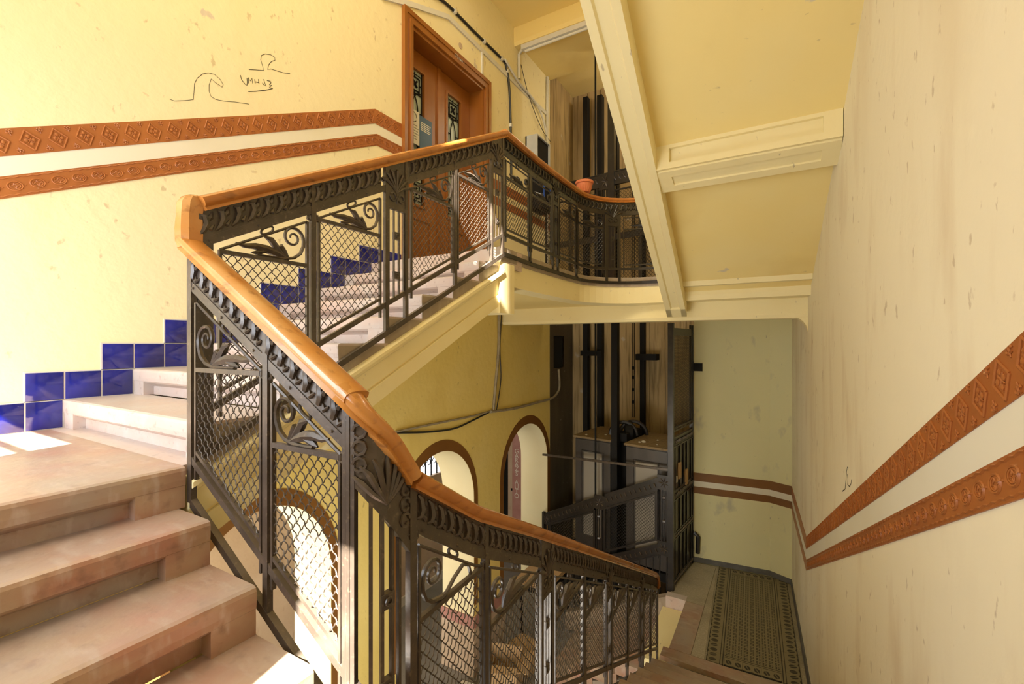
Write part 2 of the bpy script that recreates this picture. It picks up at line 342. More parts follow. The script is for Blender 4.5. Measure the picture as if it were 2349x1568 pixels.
for c, hi, ho in ARCH:
    n = 24
    mb = MB()   # the reveal of the arch
    path = [(c-hi, ZG)]+[(c-hi*math.cos(PI*k/n), archz(c, hi, ARI, c-hi*math.cos(PI*k/n))) for k in range(n+1)]+[(c+hi, ZG)]
    mb.rings([[(XW-0.001, y, z) for y, z in path], [(XW-T+0.001, y, z) for y, z in path]], closed=False)
    mb.build('arch_reveal', 'jamb', wall_lower, smooth=True)
    mb = MB()   # brown painted border, a little proud
    t = ho-hi; n2 = 30
    inner = [(c-hi, ZG+0.9)]+[(c-hi*math.cos(PI*k/n2), archz(c, hi, ARI, c-hi*math.cos(PI*k/n2))) for k in range(n2+1)]+[(c+hi, ZG+0.9)]
    outer = [(c-hi-t*0.62, ZG+0.9)]+[(c-(hi+t*0.62)*math.cos(PI*k/n2), ASP+(ARO)*math.sin(PI*k/n2)) for k in range(n2+1)]+[(c+hi+t*0.62, ZG+0.9)]
    r = [inner, outer]
    mb.rings([[(XW+0.004, y, z) for y, z in inner], [(XW+0.004, y, z) for y, z in outer], [(XW-0.002, y, z) for y, z in outer]], closed=False)
    mb.build('arch_border', 'arch', wall_lower)
for a, b in ((NEAR, ARCH[0][0]-0.58), (ARCH[0][0]+0.58, ARCH[1][0]-0.66), (ARCH[1][0]+0.66, ARCH[2][0]-0.70)):
    d_ = MB().box(XW-T-0.01, a-0.012, ZG, XW+0.012, b+0.012, ZG+0.62).build('pier_dado', 'hallwall', wall_lower)
    MB().box(XW-T-0.018, a-0.02, ZG+0.62, XW+0.02, b+0.02, ZG+0.76).build('dado_band', 'signred', d_)
# shaft part of the left wall, painted dark, with a black service niche
mb = MB()
for (y0, z0, y1, z1) in [(6.9, ZG, 7.05, 0.5), (7.47, ZG, 7.9, 0.5), (7.05, ZG, 7.47, -0.43), (7.05, 0.126, 7.47, 0.5)]: yz(mb, XW+0.002, y0, z0, y1, z1)
wall_shaft = mb.build('wall_shaft', 'shaftdark', kind='structure')
for i in range(4): MB().box(XW-0.02, 6.9+i*0.25, 0.5, XW+0.004+0.004*(i % 2), 7.148+i*0.25, 5.6).build('plank', 'shaft', wall_shaft)
MB().box(XW-0.2, 7.05, -0.43, XW-0.02, 7.47, 0.126).build('service_niche', 'void', wall_shaft)
mb = MB().box(XW-0.5, 7.88, ZG, -0.95, 7.98, 5.6)
mb.build('wall_shaft_back', 'shaft', kind='structure')
# vertical form-board joints on the shaft's back wall
sb = bpy.data.objects['wall_shaft_back']
for i, x in enumerate([-3.25, -2.98, -2.74, -2.42, -2.16, -1.86, -1.60, -1.31]):
    wd = [0.24, 0.21, 0.29, 0.23, 0.27, 0.23, 0.26, 0.25][i]
    MB().box(x, 7.862-0.006*(i % 3), ZG, x+wd, 7.885, 5.6).build('plank', 'shaft', sb)
# right wall
mb = MB(); y0, y1 = NEAR, 7.33
mb.hexa([(xr(y0), y0, ZG), (xr(y0)+0.4, y0, ZG), (xr(y1)+0.4, y1, ZG), (xr(y1), y1, ZG)], [(xr(y0), y0, 5.6), (xr(y0)+0.4, y0, 5.6), (xr(y1)+0.4, y1, 5.6), (xr(y1), y1, 5.6)])
wall_right = mb.build('wall_right', 'plaster_cream', kind='structure')
# far wall with its splayed corner
mb = MB()
pf = [(-1.10, YF), (-0.10, YF+0.09), (xr(7.31), 7.31), (xr(7.31)+0.45, 7.31), (xr(7.31)+0.45, 7.9), (-1.10, 7.9)]
mb.prism(pf, lambda x, y: (x, y, ZG), lambda x, y: (x, y, 5.6))
wall_far = mb.build('wall_far', 'plaster_green', kind='structure')
# near wall behind the camera: unseen holes shaped to cast the sun patches
mb = MB()
HOLES = [(-2.95, -2.35, 0.20, 0.78), (-2.95, -2.35, 0.83, 0.95), (-1.02, -0.86, 3.85, 4.40), (-0.82, -0.57, 0.22, 0.92)]
xs = sorted({-3.8, 0.9, *[h[0] for h in HOLES], *[h[1] for h in HOLES]}); zs = sorted({ZG, 5.6, *[h[2] for h in HOLES], *[h[3] for h in HOLES]})
for a, b in zip(xs, xs[1:]):
    for c, d in zip(zs, zs[1:]):
        mx, mz = (a+b)/2, (c+d)/2
        if any(h[0] < mx < h[1] and h[2] < mz < h[3] for h in HOLES): continue
        mb.add([(a, NEAR, c), (b, NEAR, c), (b, NEAR, d), (a, NEAR, d)], [(0, 1, 2, 3)])
wall_near = mb.build('wall_near', 'plaster', kind='structure')
# ceilings
mb = MB(); mb.box(XW-T, 2.7, 4.56, 0.9, 8.0, 4.75); mb.box(XW-T, NEAR-0.2, 5.6, 0.9, 8.0, 5.7)
ceiling = mb.build('ceiling', 'ceiling', kind='structure')
def beam(name, x0, x1, y0, y1, z0, z1, mat, parent=None, ch=0.05, kind=None):
    mb = MB(); prof = [(y0, z1), (y0, z0+ch), (y0+ch*0.3, z0), (y1, z0), (y1, z1)]
    mb.prism(prof, lambda y, z: (x0, y, z), lambda y, z: (x1, y, z))
    return mb.build(name, mat, parent, kind=kind)
beam('ceiling_beam', XW, 0.6, 5.70, 5.92, 4.30, 4.60, 'ceiling', ceiling)
MB().box(XW, 5.92, 4.40, 0.6, 6.9, 4.56).build('lobby_soffit', 'ceiling', ceiling)

# ------------------------------------------------------------------ floors
mb = MB(); mb.box(-5.3, NEAR, ZG-0.1, 0.6, 8.4, ZG)
floor_g = mb.build('floor_ground', 'asphalt', kind='structure')
mb = MB()
LF = [(-1.02, 5.04), (xr(5.04)-0.001, 5.04), (xr(7.3), 7.30), (-0.10, YF+0.08), (-1.12, YF), (-1.24, 6.30), (-1.02, 6.16)]
mb.prism(LF, lambda x, y: (x, y, ZG), lambda x, y: (x, y, ZT-0.012))
floor = mb.build('floor', 'concrete', kind='structure')
# terrazzo strips and marble edging, proud of the slab
def slab(name, poly, z0, z1, mat, parent, **k):
    return MB().prism(poly, lambda x, y: (x, y, z0), lambda x, y: (x, y, z1)).build(name, mat, parent, **k)
slab('terrazzo_strip', [(-1.20, 6.18), (-0.80, 6.16), (-0.79, 7.33), (-1.10, 7.33)], ZT-0.02, ZT-0.002, 'concrete', floor)
slab('terrazzo_strip', [(-0.795, 5.12), (-0.665, 5.12), (-0.775, 7.33), (-0.785, 7.33), (-0.795, 6.15)], ZT-0.02, ZT-0.001, 'concrete', floor)
slab('marble_edging', [(-1.02, 5.12), (-0.80, 5.12), (-0.80, 6.155), (-1.02, 6.155)], ZT-0.03, ZT, 'marble', floor)
slab('marble_edging', [(-1.08, 4.955), (xr(4.96), 4.955), (xr(5.115), 5.115), (-1.08, 5.115)], ZT-0.05, ZT, 'marble', floor)
# patterned cement tiles: a carpet of 5 x 13
tm = {}
for kind in ('field', 'border'):
    h = 0.0848
    mb = MB().box(-h, -h, -0.012, h, h, 0)
    o = mb.build('tile_proto', 'tile'+kind, origin=(0, 0, 0)); tm[kind] = o.data
    bpy.data.objects.remove(o)
ang = math.radians(2.6)
ca, sa = math.cos(ang), math.sin(ang)
for i in range(5):
    for j in range(13):
        lx, ly = (i+0.5)*0.172, (j+0.5)*0.172
        px, py = -0.652+lx*ca-ly*sa, 5.125+lx*sa+ly*ca
        if py > YF+0.02 or px > xr(py)-0.06: continue
        kind = 'field' if (0 < i < 4 and 0 < j < 12) else 'border'
        rot = ang
        if kind == 'border': rot = ang+(0 if i == 0 else PI if i == 4 else PI/2 if j == 0 else -PI/2)
        o = inst(bpy.data.objects.new('t', tm[kind]), 'cement_tile', floor, (px, py, ZT), (0, 0, rot))
for o in [o for o in bpy.data.objects if o.name.startswith('t') and o.name.split('.')[0] == 't']: bpy.data.objects.remove(o)
# dark strips that stand for the shadow line at the wall foot
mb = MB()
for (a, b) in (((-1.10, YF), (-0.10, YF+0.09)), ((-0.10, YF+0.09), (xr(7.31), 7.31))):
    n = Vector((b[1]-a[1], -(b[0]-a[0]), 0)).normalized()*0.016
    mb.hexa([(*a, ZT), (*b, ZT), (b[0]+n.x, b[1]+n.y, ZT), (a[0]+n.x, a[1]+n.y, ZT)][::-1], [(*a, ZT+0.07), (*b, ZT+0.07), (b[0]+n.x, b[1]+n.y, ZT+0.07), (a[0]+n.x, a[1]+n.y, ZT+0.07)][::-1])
mb.build('shadow_baseboard_far', 'skirting', kind='structure')
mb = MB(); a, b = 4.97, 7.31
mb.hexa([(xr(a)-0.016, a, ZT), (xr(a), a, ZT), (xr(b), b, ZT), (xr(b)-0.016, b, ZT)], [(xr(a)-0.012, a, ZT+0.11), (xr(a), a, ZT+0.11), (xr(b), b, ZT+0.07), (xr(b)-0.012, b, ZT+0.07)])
mb.build('shadow_baseboard_right', 'skirting', kind='structure')

# ------------------------------------------------------------------ ground hall seen through the arches
mb = MB(); mb.box(-5.35, 0.0, ZG, -5.2, 8.5, -0.5)
wall_hall = mb.build('wall_hall', 'hallwall', kind='structure')
MB().box(-5.35, NEAR, -0.62, XW-T+0.01, 8.5, -0.5).build('ceiling_hall', 'ceiling', kind='structure')
MB().box(-5.35, 8.3, ZG, XW-T+0.01, 8.45, -0.5).build('wall_hall_end', 'hallwall', kind='structure')
MB().box(-5.35, -0.1, ZG, XW-T+0.01, 0.0, -0.5).build('wall_hall_near', 'jamb', kind='structure')
MB().box(-5.20, 0.0, ZG, -5.17, 8.3, ZG+0.14).build('baseboard_hall', 'boxwhite', kind='structure')
w2 = thing('window_2', (-5.19, 6.3, -2.27), kind='structure')   # gate light with scrolled bars
MB().box(-5.195, 5.75, -2.27, -5.185, 6.95, -1.2).build('pane', 'daylightpane', w2)
MB().box(-5.20, 5.65, -2.62, -5.12, 7.05, -2.27).build('sill', 'hallwall', w2)
for i in range(9):
    y = 5.78+i*0.145
    MB().box(-5.17, y-0.010, -2.27, -5.15, y+0.010, -1.2).build('bar', 'black', w2)
    if i < 8:
        mb = MB()
        for q in (0, 1):
            cz = -2.03+q*0.12
            mb.tube([(-5.155, y+0.0725+0.045*math.cos(a*PI/5)*(1 if q else -1), cz+0.05*math.sin(a*PI/5)) for a in range(9)], 0.008, 5)
        mb.build('scroll', 'black', w2, smooth=True)
d2 = thing('door_2', (-4.8, 8.29, ZG), kind='structure')   # dark doorway with pink panelled leaf
MB().box(-5.16, 8.285, ZG, -4.90, 8.296, -1.45).build('opening', 'void', d2)
MB().box(-4.90, 8.22, ZG, -4.785, 8.30, -1.45).build('jamb', 'hallwall', d2)
MB().box(-4.785, 8.20, ZG, -4.765, 8.30, -1.45).build('edge', 'doorwood', d2)
leaf = MB().box(-4.765, 8.17, ZG+0.02, -4.30, 8.21, -1.40).build('door_leaf', 'signred', d2)
frame_ = [(-4.73, -4.50, -2.02, -1.62), (-4.73, -4.50, -3.42, -2.12)]
for (a, b, c, d) in frame_:
    MB().box(a, 8.160, c, b, 8.17, d).build('panel', 'signred', leaf)
MB().lathe([(0.002, -0.02), (0.022, -0.02), (0.022, 0.02), (0.002, 0.02)], (-4.80, 8.21, -3.05), 8).build('knob', 'black', d2)
def text(name, body, size, mat, parent, loc, rot, depth=0.001, align='CENTER', spacing=1.0):
    cu = bpy.data.curves.new(name, 'FONT'); cu.body = body; cu.size = size; cu.extrude = depth; cu.align_x = align; cu.space_line = spacing
    o = bpy.data.objects.new(name, cu); C.objects.link(o)
    bpy.context.view_layer.update()
    me = bpy.data.meshes.new_from_object(o.evaluated_get(bpy.context.evaluated_depsgraph_get())); bpy.data.objects.remove(o)
    me.materials.clear(); me.materials.append(M[mat])
    o = bpy.data.objects.new(name, me); C.objects.link(o); o.parent = parent
    o.location = Vector(loc)-(wloc(parent) if parent else Vector((0, 0, 0))); o.rotation_euler = rot
    return o
text('lettering', '\n'.join('GARAZS AUTO'), 0.135, 'signtext', leaf, (-4.655, 8.157, -2.27), (PI/2, 0, 0), spacing=0.68)

# ------------------------------------------------------------------ steps
def make_step(axis, n0, a0, a1, k, depth, mat, parent, recess=True, skew=None, endinset=0.13, rise=0.15):
    """axis 'y+': nosing faces -y at y=n0, length along x a0..a1; 'x': nosing faces +x at x=n0, length along y; '-y': nosing faces +y"""
    z1 = LV(k) if not isinstance(k, float) else k
    z0 = z1-rise
    def P(d, l, z):    # d: distance back from the nosing
        if axis == 'y+': return (l, n0+d, z)
        if axis == '-y': return (l, n0-d, z)
        return (n0-d, l, z)
    mb = MB()
    zs = z1-0.078
    prof = [(0.012, zs), (0.002, zs+0.010), (0.0, zs+0.03), (0.0, z1-0.016), (0.004, z1-0.005), (0.016, z1), (depth, z1), (depth, z0), (0.055, z0), (0.055, zs-0.022), (0.028, zs-0.006)] if recess else \
           [(0.0, z0), (0.0, z1-0.016), (0.004, z1-0.005), (0.016, z1), (depth, z1), (depth, z0)]
    mb.prism(prof, lambda d, z: P(d, a0, z), lambda d, z: P(d, a1, z))
    if recess:
        for (p, q) in ((a0, a0+math.copysign(endinset, a1-a0)), (a1-math.copysign(endinset, a1-a0), a1)):
            pr = [(0.004, z0), (0.004, zs+0.012), (0.06, zs+0.012), (0.06, z0)]
            mb.prism(pr, lambda d, z: P(d, p, z), lambda d, z: P(d, q, z))
    return mb.build('step', mat, parent, smooth=False)
def slope_prism(prof, path, mat, name, parent, **kw):
    """sweep: prof list of (off, dz); path list of (x,y,z, nx,ny)"""
    mb = MB()
    mb.rings([[(x+nx*o, y+ny*o, z+dz) for o, dz in prof] for x, y, z, nx, ny in path])
    return mb.build(name, mat, parent, **kw)
XI3 = -1.868
# F3: upper flight along the left wall, with its quarter platform
f3 = thing('staircase', (-2.6, 0.889, LV(-1)), 'pale pink marble stair flight rising beside the blue tile skirting to the brown door', 'staircase')
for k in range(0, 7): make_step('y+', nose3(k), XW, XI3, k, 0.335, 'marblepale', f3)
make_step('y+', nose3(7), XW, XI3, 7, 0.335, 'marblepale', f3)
for k in range(0, 7): MB().box(XI3-0.002, nose3(k)+0.004, LV(k)-0.15, XI3+0.002, nose3(k+1)-0.002, LV(k)-0.012).build('step_end', 'stone', f3)
N3 = lambda y: -0.30+(y-0.889)*0.15/0.305
slope_prism([(-0.13, -0.17), (0.0, -0.17), (0.015, -0.175), (0.03, -0.185), (0.03, -0.205), (0.018, -0.21), (0.018, -0.225), (0.004, -0.235), (0.004, -0.335), (-0.006, -0.34), (-0.006, -0.35), (0.004, -0.355), (0.004, -0.445), (-0.03, -0.45), (-0.13, -0.45)],
    [(XI3, y, N3(y), 1, 0) for y in (0.845, 3.04)], 'stringer', 'stringer', f3)
slope_prism([(0, -0.30), (0, -0.345), (-1.45, -0.345), (-1.45, -0.30)], [(XI3, y, N3(y), 1, 0) for y in (0.85, 3.1)], 'ceiling', 'soffit', f3)
# F2: cross flight of red marble with the quarter platform at its head
f2 = thing('staircase', (-1.4, 0.1, LV(-5)), 'short cross flight of worn red marble steps with recessed risers', 'staircase')
YI2 = 0.816
# quarter platform (level -1)
make_step('x', F2X[-1], NEAR+0.005, YI2+0.02, -1, 1.43, 'marble', f2, endinset=0.15)
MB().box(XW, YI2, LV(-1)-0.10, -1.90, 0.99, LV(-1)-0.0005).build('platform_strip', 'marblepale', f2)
make_step('x', F2X[-2], NEAR+0.005, YI2, -2, 0.30, 'marble', f2, endinset=0.13)
make_step('x', F2X[-3], NEAR+0.005, YI2, -3, 0.32, 'marble', f2, endinset=0.13)
make_step('x', F2X[-4], NEAR+0.005, YI2, -4, 0.32, 'marble', f2, endinset=0.13)
make_step('x', F2X[-5], NEAR+0.005, YI2, -5, 0.32, 'marble', f2, endinset=0.13)
N2 = lambda x: LV(-1)-(x-F2X[-1])*0.15/0.27
mb = MB()   # sloping stone string under the cross flight
mb.hexa([(-1.9, YI2-0.10, N2(-1.9)-0.52), (-0.80, YI2-0.10, N2(-0.8)-0.52), (-0.80, YI2-0.005, N2(-0.8)-0.52), (-1.9, YI2-0.005, N2(-1.9)-0.52)],
        [(-1.9, YI2-0.10, N2(-1.9)-0.33), (-0.80, YI2-0.10, N2(-0.8)-0.33), (-0.80, YI2-0.005, N2(-0.8)-0.33), (-1.9, YI2-0.005, N2(-1.9)-0.33)])
mb.build('stringer', 'stringer', f2)
mb = MB(); mb.box(XW, NEAR, LV(-1)-0.35, -2.0, 0.80, LV(-1)-0.14); mb.build('platform_slab', 'stringer', f2)
# F1: lower flight along the right wall and its quarter platform under the camera
f1 = thing('staircase', (-0.3, 2.8, ZT), 'long flight of red marble steps going down beside the cream wall to the tiled landing', 'staircase')
for k in range(-19, -6):
    y = nose1(k); d = (y-nose1(k+1))+0.05
    make_step('-y', y, x1(y), xr(y)-0.001, k, d, 'marble', f1, endinset=0.12)
make_step('-y', 0.815, x1(0.8), xr(0.8), -6, 0.45, 'marble', f1)
mb = MB(); mb.box(-1.02, NEAR, LV(-6)-0.3, xr(0), 0.40, LV(-6)); mb.build('platform_slab', 'marble', f1)
N1 = lambda y: LV(-19)+(4.661-y)*0.15/0.2977
mb = MB()
for off0, off1, za, zb in ((0.0, 0.14, -0.44, -0.17),):
    ys = [4.95, 0.85]
    mb.hexa([(x1(ys[1])+off0, ys[1], N1(ys[1])+za), (x1(ys[1])+off1, ys[1], N1(ys[1])+za), (x1(ys[0])+off1, ys[0], N1(ys[0])+za), (x1(ys[0])+off0, ys[0], N1(ys[0])+za)],
            [(x1(ys[1])+off0, ys[1], N1(ys[1])+zb), (x1(ys[1])+off1, ys[1], N1(ys[1])+zb), (x1(ys[0])+off1, ys[0], N1(ys[0])+zb), (x1(ys[0])+off0, ys[0], N1(ys[0])+zb)])
mb.build('stringer', 'stringer', f1)
mb = MB(); ys = (4.95, 0.5)
mb.hexa([(x1(ys[1]), ys[1], N1(ys[1])-0.40), (xr(ys[1]), ys[1], N1(ys[1])-0.40), (xr(ys[0]), ys[0], N1(ys[0])-0.40), (x1(ys[0]), ys[0], N1(ys[0])-0.40)],
        [(x1(ys[1]), ys[1], N1(ys[1])-0.33), (xr(ys[1]), ys[1], N1(ys[1])-0.33), (xr(ys[0]), ys[0], N1(ys[0])-0.33), (x1(ys[0]), ys[0], N1(ys[0])-0.33)])
mb.build('soffit', 'stringer', f1)
# F0: short flight from the tiled landing down to the hall, in front of the lift
f0 = thing('staircase', (-1.8, 5.6, ZG), 'short stair flight running down from the tiled landing in front of the lift cage', 'staircase')
for i in range(1, 6):
    x = -1.02-0.29*(i-1)
    z = ZT-0.15*i
    mb = MB(); mb.prism([(x+0.02, z), (x-0.285, z), (x-0.29, z-0.01), (x-0.29, z-0.15), (x+0.02, z-0.15)], lambda a, b: (a, 5.05, b), lambda a, b: (a, 6.16, b))
    mb.build('step', 'stringer' if i == 1 else 'marble', f0)
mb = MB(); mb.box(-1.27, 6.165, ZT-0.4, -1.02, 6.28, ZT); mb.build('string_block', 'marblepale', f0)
mb = MB(); mb.hexa([(-2.7, 6.165, ZG), (-1.27, 6.165, ZT-0.6), (-1.27, 6.28, ZT-0.6), (-2.7, 6.28, ZG)], [(-2.7, 6.165, ZG+0.25), (-1.27, 6.165, ZT-0.02), (-1.27, 6.28, ZT-0.02), (-2.7, 6.28, ZG+0.25)])
mb.build('string', 'stone', f0)
mb = MB(); mb.hexa([(-2.5, 5.06, ZG), (-1.0, 5.06, ZG), (-1.0, 6.16, ZG), (-2.5, 6.16, ZG)], [(-2.5, 5.06, ZG+0.02), (-1.0, 5.06, ZT-0.30), (-1.0, 6.16, ZT-0.30), (-2.5, 6.16, ZG+0.02)])
mb.build('core', 'stone', f0)

# ------------------------------------------------------------------ upper landing with curved edge
EDGE = [(XI3, 3.02)]+[(-1.895, 3.6), (-1.90, 4.2), (-1.89, 4.55)]+[(-1.22-0.67*math.cos(a), 4.60+0.67*math.sin(a)) for a in [math.radians(t) for t in range(8, 91, 8)]]+[(-1.05, 5.275)]
up = thing('floor_upper', (-2.5, 4.5, ZL), kind='structure')
poly = [(XW, 3.02)]+EDGE+[(xr(5.3), 5.29), (xr(7.3), 7.3), (-0.10, YF+0.05), (-1.10, YF), (-1.23, 6.40), (XW, 6.70)]
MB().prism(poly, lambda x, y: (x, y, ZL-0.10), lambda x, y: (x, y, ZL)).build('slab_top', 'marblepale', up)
def inset(pts, d):
    out = []
    for i, p in enumerate(pts):
        a = Vector(pts[max(0, i-1)]); b = Vector(pts[min(len(pts)-1, i+1)]); t = (b-a).normalized(); n = Vector((-t.y, t.x))
        out.append((p[0]+n.x*d, p[1]+n.y*d))
    return out
EI = inset(EDGE, 0.012); EO = inset(EDGE, -0.012); E3 = inset(EDGE, 0.10)
mb = MB()   # grey stone kerb
mb.rings([[(*EO[i], ZL+0.005), (*EO[i], ZL-0.10), (*E3[i], ZL-0.10), (*E3[i], ZL+0.005)] for i in range(len(EDGE))])
mb.build('kerb', 'stone', up)
mb = MB()   # painted fascia and slab underside
mb.rings([[(*EDGE[i], ZL-0.10), (*EDGE[i], ZL-0.29), (*E3[i], ZL-0.31), (*E3[i], ZL-0.10)] for i in range(len(EDGE))])
mb.build('fascia', 'stringer', up)
MB().prism([(XW, 3.0)]+E3+[(xr(5.3), 5.4), (xr(7.3), 7.3), (-1.1, 7.3), (-1.23, 6.40), (XW, 6.7)], lambda x, y: (x, y, ZL-0.29), lambda x, y: (x, y, ZL-0.11)).build('underside', 'ceiling', up)
# pier block where the flight's stringer meets the landing
mb = MB()
mb.box(XI3-0.22, 2.98, 0.235, XI3+0.02, 3.20, ZL-0.12)
mb.build('pier_block', 'stringer', up)
# landing edge beam
mb = MB()
zb = 0.255
prof = [(5.36, ZL-0.28), (5.36, zb+0.035), (5.375, zb), (5.62, zb), (5.62, ZL-0.28)]
mb.prism(prof, lambda y, z: (XW, y, z), lambda y, z: (xr(5.4)+0.01, y, z))
mb.build('edge_beam', 'stringer', up)
mb = MB()   # rounded haunch of the beam at the right wall
R = 0.16
prof = [(xr(5.4)+0.01, zb+0.02)]+[(xr(5.4)-R+R*math.sin(a), zb+0.02-R+R*math.cos(a)) for a in [math.radians(t) for t in range(0, 91, 10)]]
mb.prism(prof, lambda x, z: (x, 5.37, z), lambda x, z: (x, 5.61, z))
mb.build('haunch', 'stringer', up, smooth=True)
# ------------------------------------------------------------------ next flight up, seen from below (F4)
f4 = thing('staircase', (-0.4, 3, ZL), 'cream underside of the next stair flight with panelled stringer and cross beam', 'staircase')
ZB = lambda y: 0.37+0.52*(5.15-y)
xe = lambda y: -1.06+0.05*(5.15-y)
def sec(y, prof): return [(xe(y)+o, y, ZB(y)+dz) for o, dz in prof]
Y4 = [5.26, 0.2]
mb = MB(); mb.rings([sec(y, [(0, 0), (0.205, 0), (0.205, 0.34), (0, 0.34)]) for y in Y4]); st4 = mb.build('stringer', 'stringer', f4)
mb = MB()   # raised moulding that outlines the long sunk panel on the stringer's underside
for (o0, o1) in ((0.0, 0.055), (0.155, 0.205)):
    mb.rings([sec(y, [(o0, -0.022), (o1, -0.022), (o1+(0.012 if o0 == 0 else 0), 0.001), (o0-(0 if o0 == 0 else 0.012), 0.001)]) for y in (5.26, 0.2)])
mb.rings([sec(y, [(0.0, -0.022), (0.205, -0.022), (0.205, 0.001), (0.0, 0.001)]) for y in (5.26, 5.12)])
mb.build('stringer_border', 'stringer', f4)
mb = MB()
def sof(y, x, dz): return (x, y, ZB(y)+dz)
mb.hexa([sof(0.2, xe(0.2)+0.2, 0.15), sof(0.2, xr(0.2), 0.15), sof(5.2, xr(5.2), 0.15), sof(5.2, xe(5.2)+0.2, 0.15)],
        [sof(0.2, xe(0.2)+0.2, 0.34), sof(0.2, xr(0.2), 0.34), sof(5.2, xr(5.2), 0.34), sof(5.2, xe(5.2)+0.2, 0.34)])
mb.build('soffit', 'ceiling', f4)
# cross beam with a sunk panel on its near face and one on its underside
ya, yb = 3.43, 3.645
XA, XB = xe(3.5)+0.2, xr(3.5)
zn, zf = ZB(ya)-0.005, ZB(ya)-0.085
mb = MB(); mb.prism([(ya, zn+0.20), (ya, zn), (yb, zf), (yb, zf+0.3)], lambda y, z: (XA, y, z), lambda y, z: (XB, y, z)); cb = mb.build('cross_beam', 'stringer', f4)
def frame(name, fn, u0, u1, v0, v1, bu, bv, t, mat, parent):
    mb = MB()
    for (a, b, c, d) in ((u0, u1, v0, v0+bv), (u0, u1, v1-bv, v1), (u0, u0+bu, v0+bv, v1-bv), (u1-bu, u1, v0+bv, v1-bv)):
        mb.add([fn(u, v, s) for s in (0, t) for u, v in ((a, c), (b, c), (b, d), (a, d))], [(0, 3, 2, 1), (4, 5, 6, 7), (0, 1, 5, 4), (1, 2, 6, 5), (2, 3, 7, 6), (3, 0, 4, 7)])
    return mb.build(name, mat, parent)
frame('panel_border', lambda u, v, s: (u, ya-s, v), XA, XB, zn-0.0, zn+0.19, 0.10, 0.045, 0.030, 'stringer', f4)
frame('panel_border', lambda u, v, s: (u, lerp(ya, yb, v), lerp(zn, zf, v)-s), XA, XB, 0.0, 1.0, 0.10, 0.28, 0.012, 'stringer', f4)
# foot of the flight: stepped mouldings onto the landing beam
for (y0, y1, z0, z1) in ((4.93, 5.10, 0.585, 0.78), (5.10, 5.37, 0.455, 0.70)):
    mb = MB(); mb.prism([(y0, z1), (y0, z0+0.05), (y0+0.015, z0), (y1, z0), (y1, z1)], lambda y, z: (xe(5.2)+0.2, y, z), lambda y, z: (xr(5.2)+0.01, y, z))
    mb.build('foot_moulding', 'stringer', f4)

# ------------------------------------------------------------------ blue tile skirting of the upper flight
bbl = thing('baseboard_left', (XW, 0.889, LV(0)), kind='structure')
def bluetile(y0, y1, z0, z1):
    g = 0.0035; y0 += g; y1 -= g; z0 += g; z1 -= g; b = 0.012
    mb = MB(); X = XW
    mb.rings([[(X-0.001, y0, z0), (X-0.001, y1, z0), (X-0.001, y1, z1), (X-0.001, y0, z1)],
              [(X+0.007, y0, z0), (X+0.007, y1, z0), (X+0.007, y1, z1), (X+0.007, y0, z1)],
              [(X+0.0125, y0+b, z0+b), (X+0.0125, y1-b, z0+b), (X+0.0125, y1-b, z1-b), (X+0.0125, y0+b, z1-b)]])
    return mb.build('tile', 'bluetile', bbl, smooth=True)
mg = MB()
for k in range(-1, 8):
    yn = nose3(k) if k >= 0 else 0.30
    z0, z1 = LV(k), LV(k)+0.15
    ys = [yn-0.145, yn+0.005, nose3(k+1)-0.145, nose3(k+1)] if 0 <= k < 7 else ([0.30, 0.45, 0.60, 0.745, 0.889] if k < 0 else [yn-0.145, yn+0.005, yn+0.155, yn+0.29, 3.415])
    for a, b in zip(ys, ys[1:]): bluetile(a, b, z0, z1)
    mg.box(XW-0.002, ys[0]-0.003, z0, XW+0.0045, ys[-1]+0.003, z1+0.003)
mg.build('grout', 'grout', bbl)

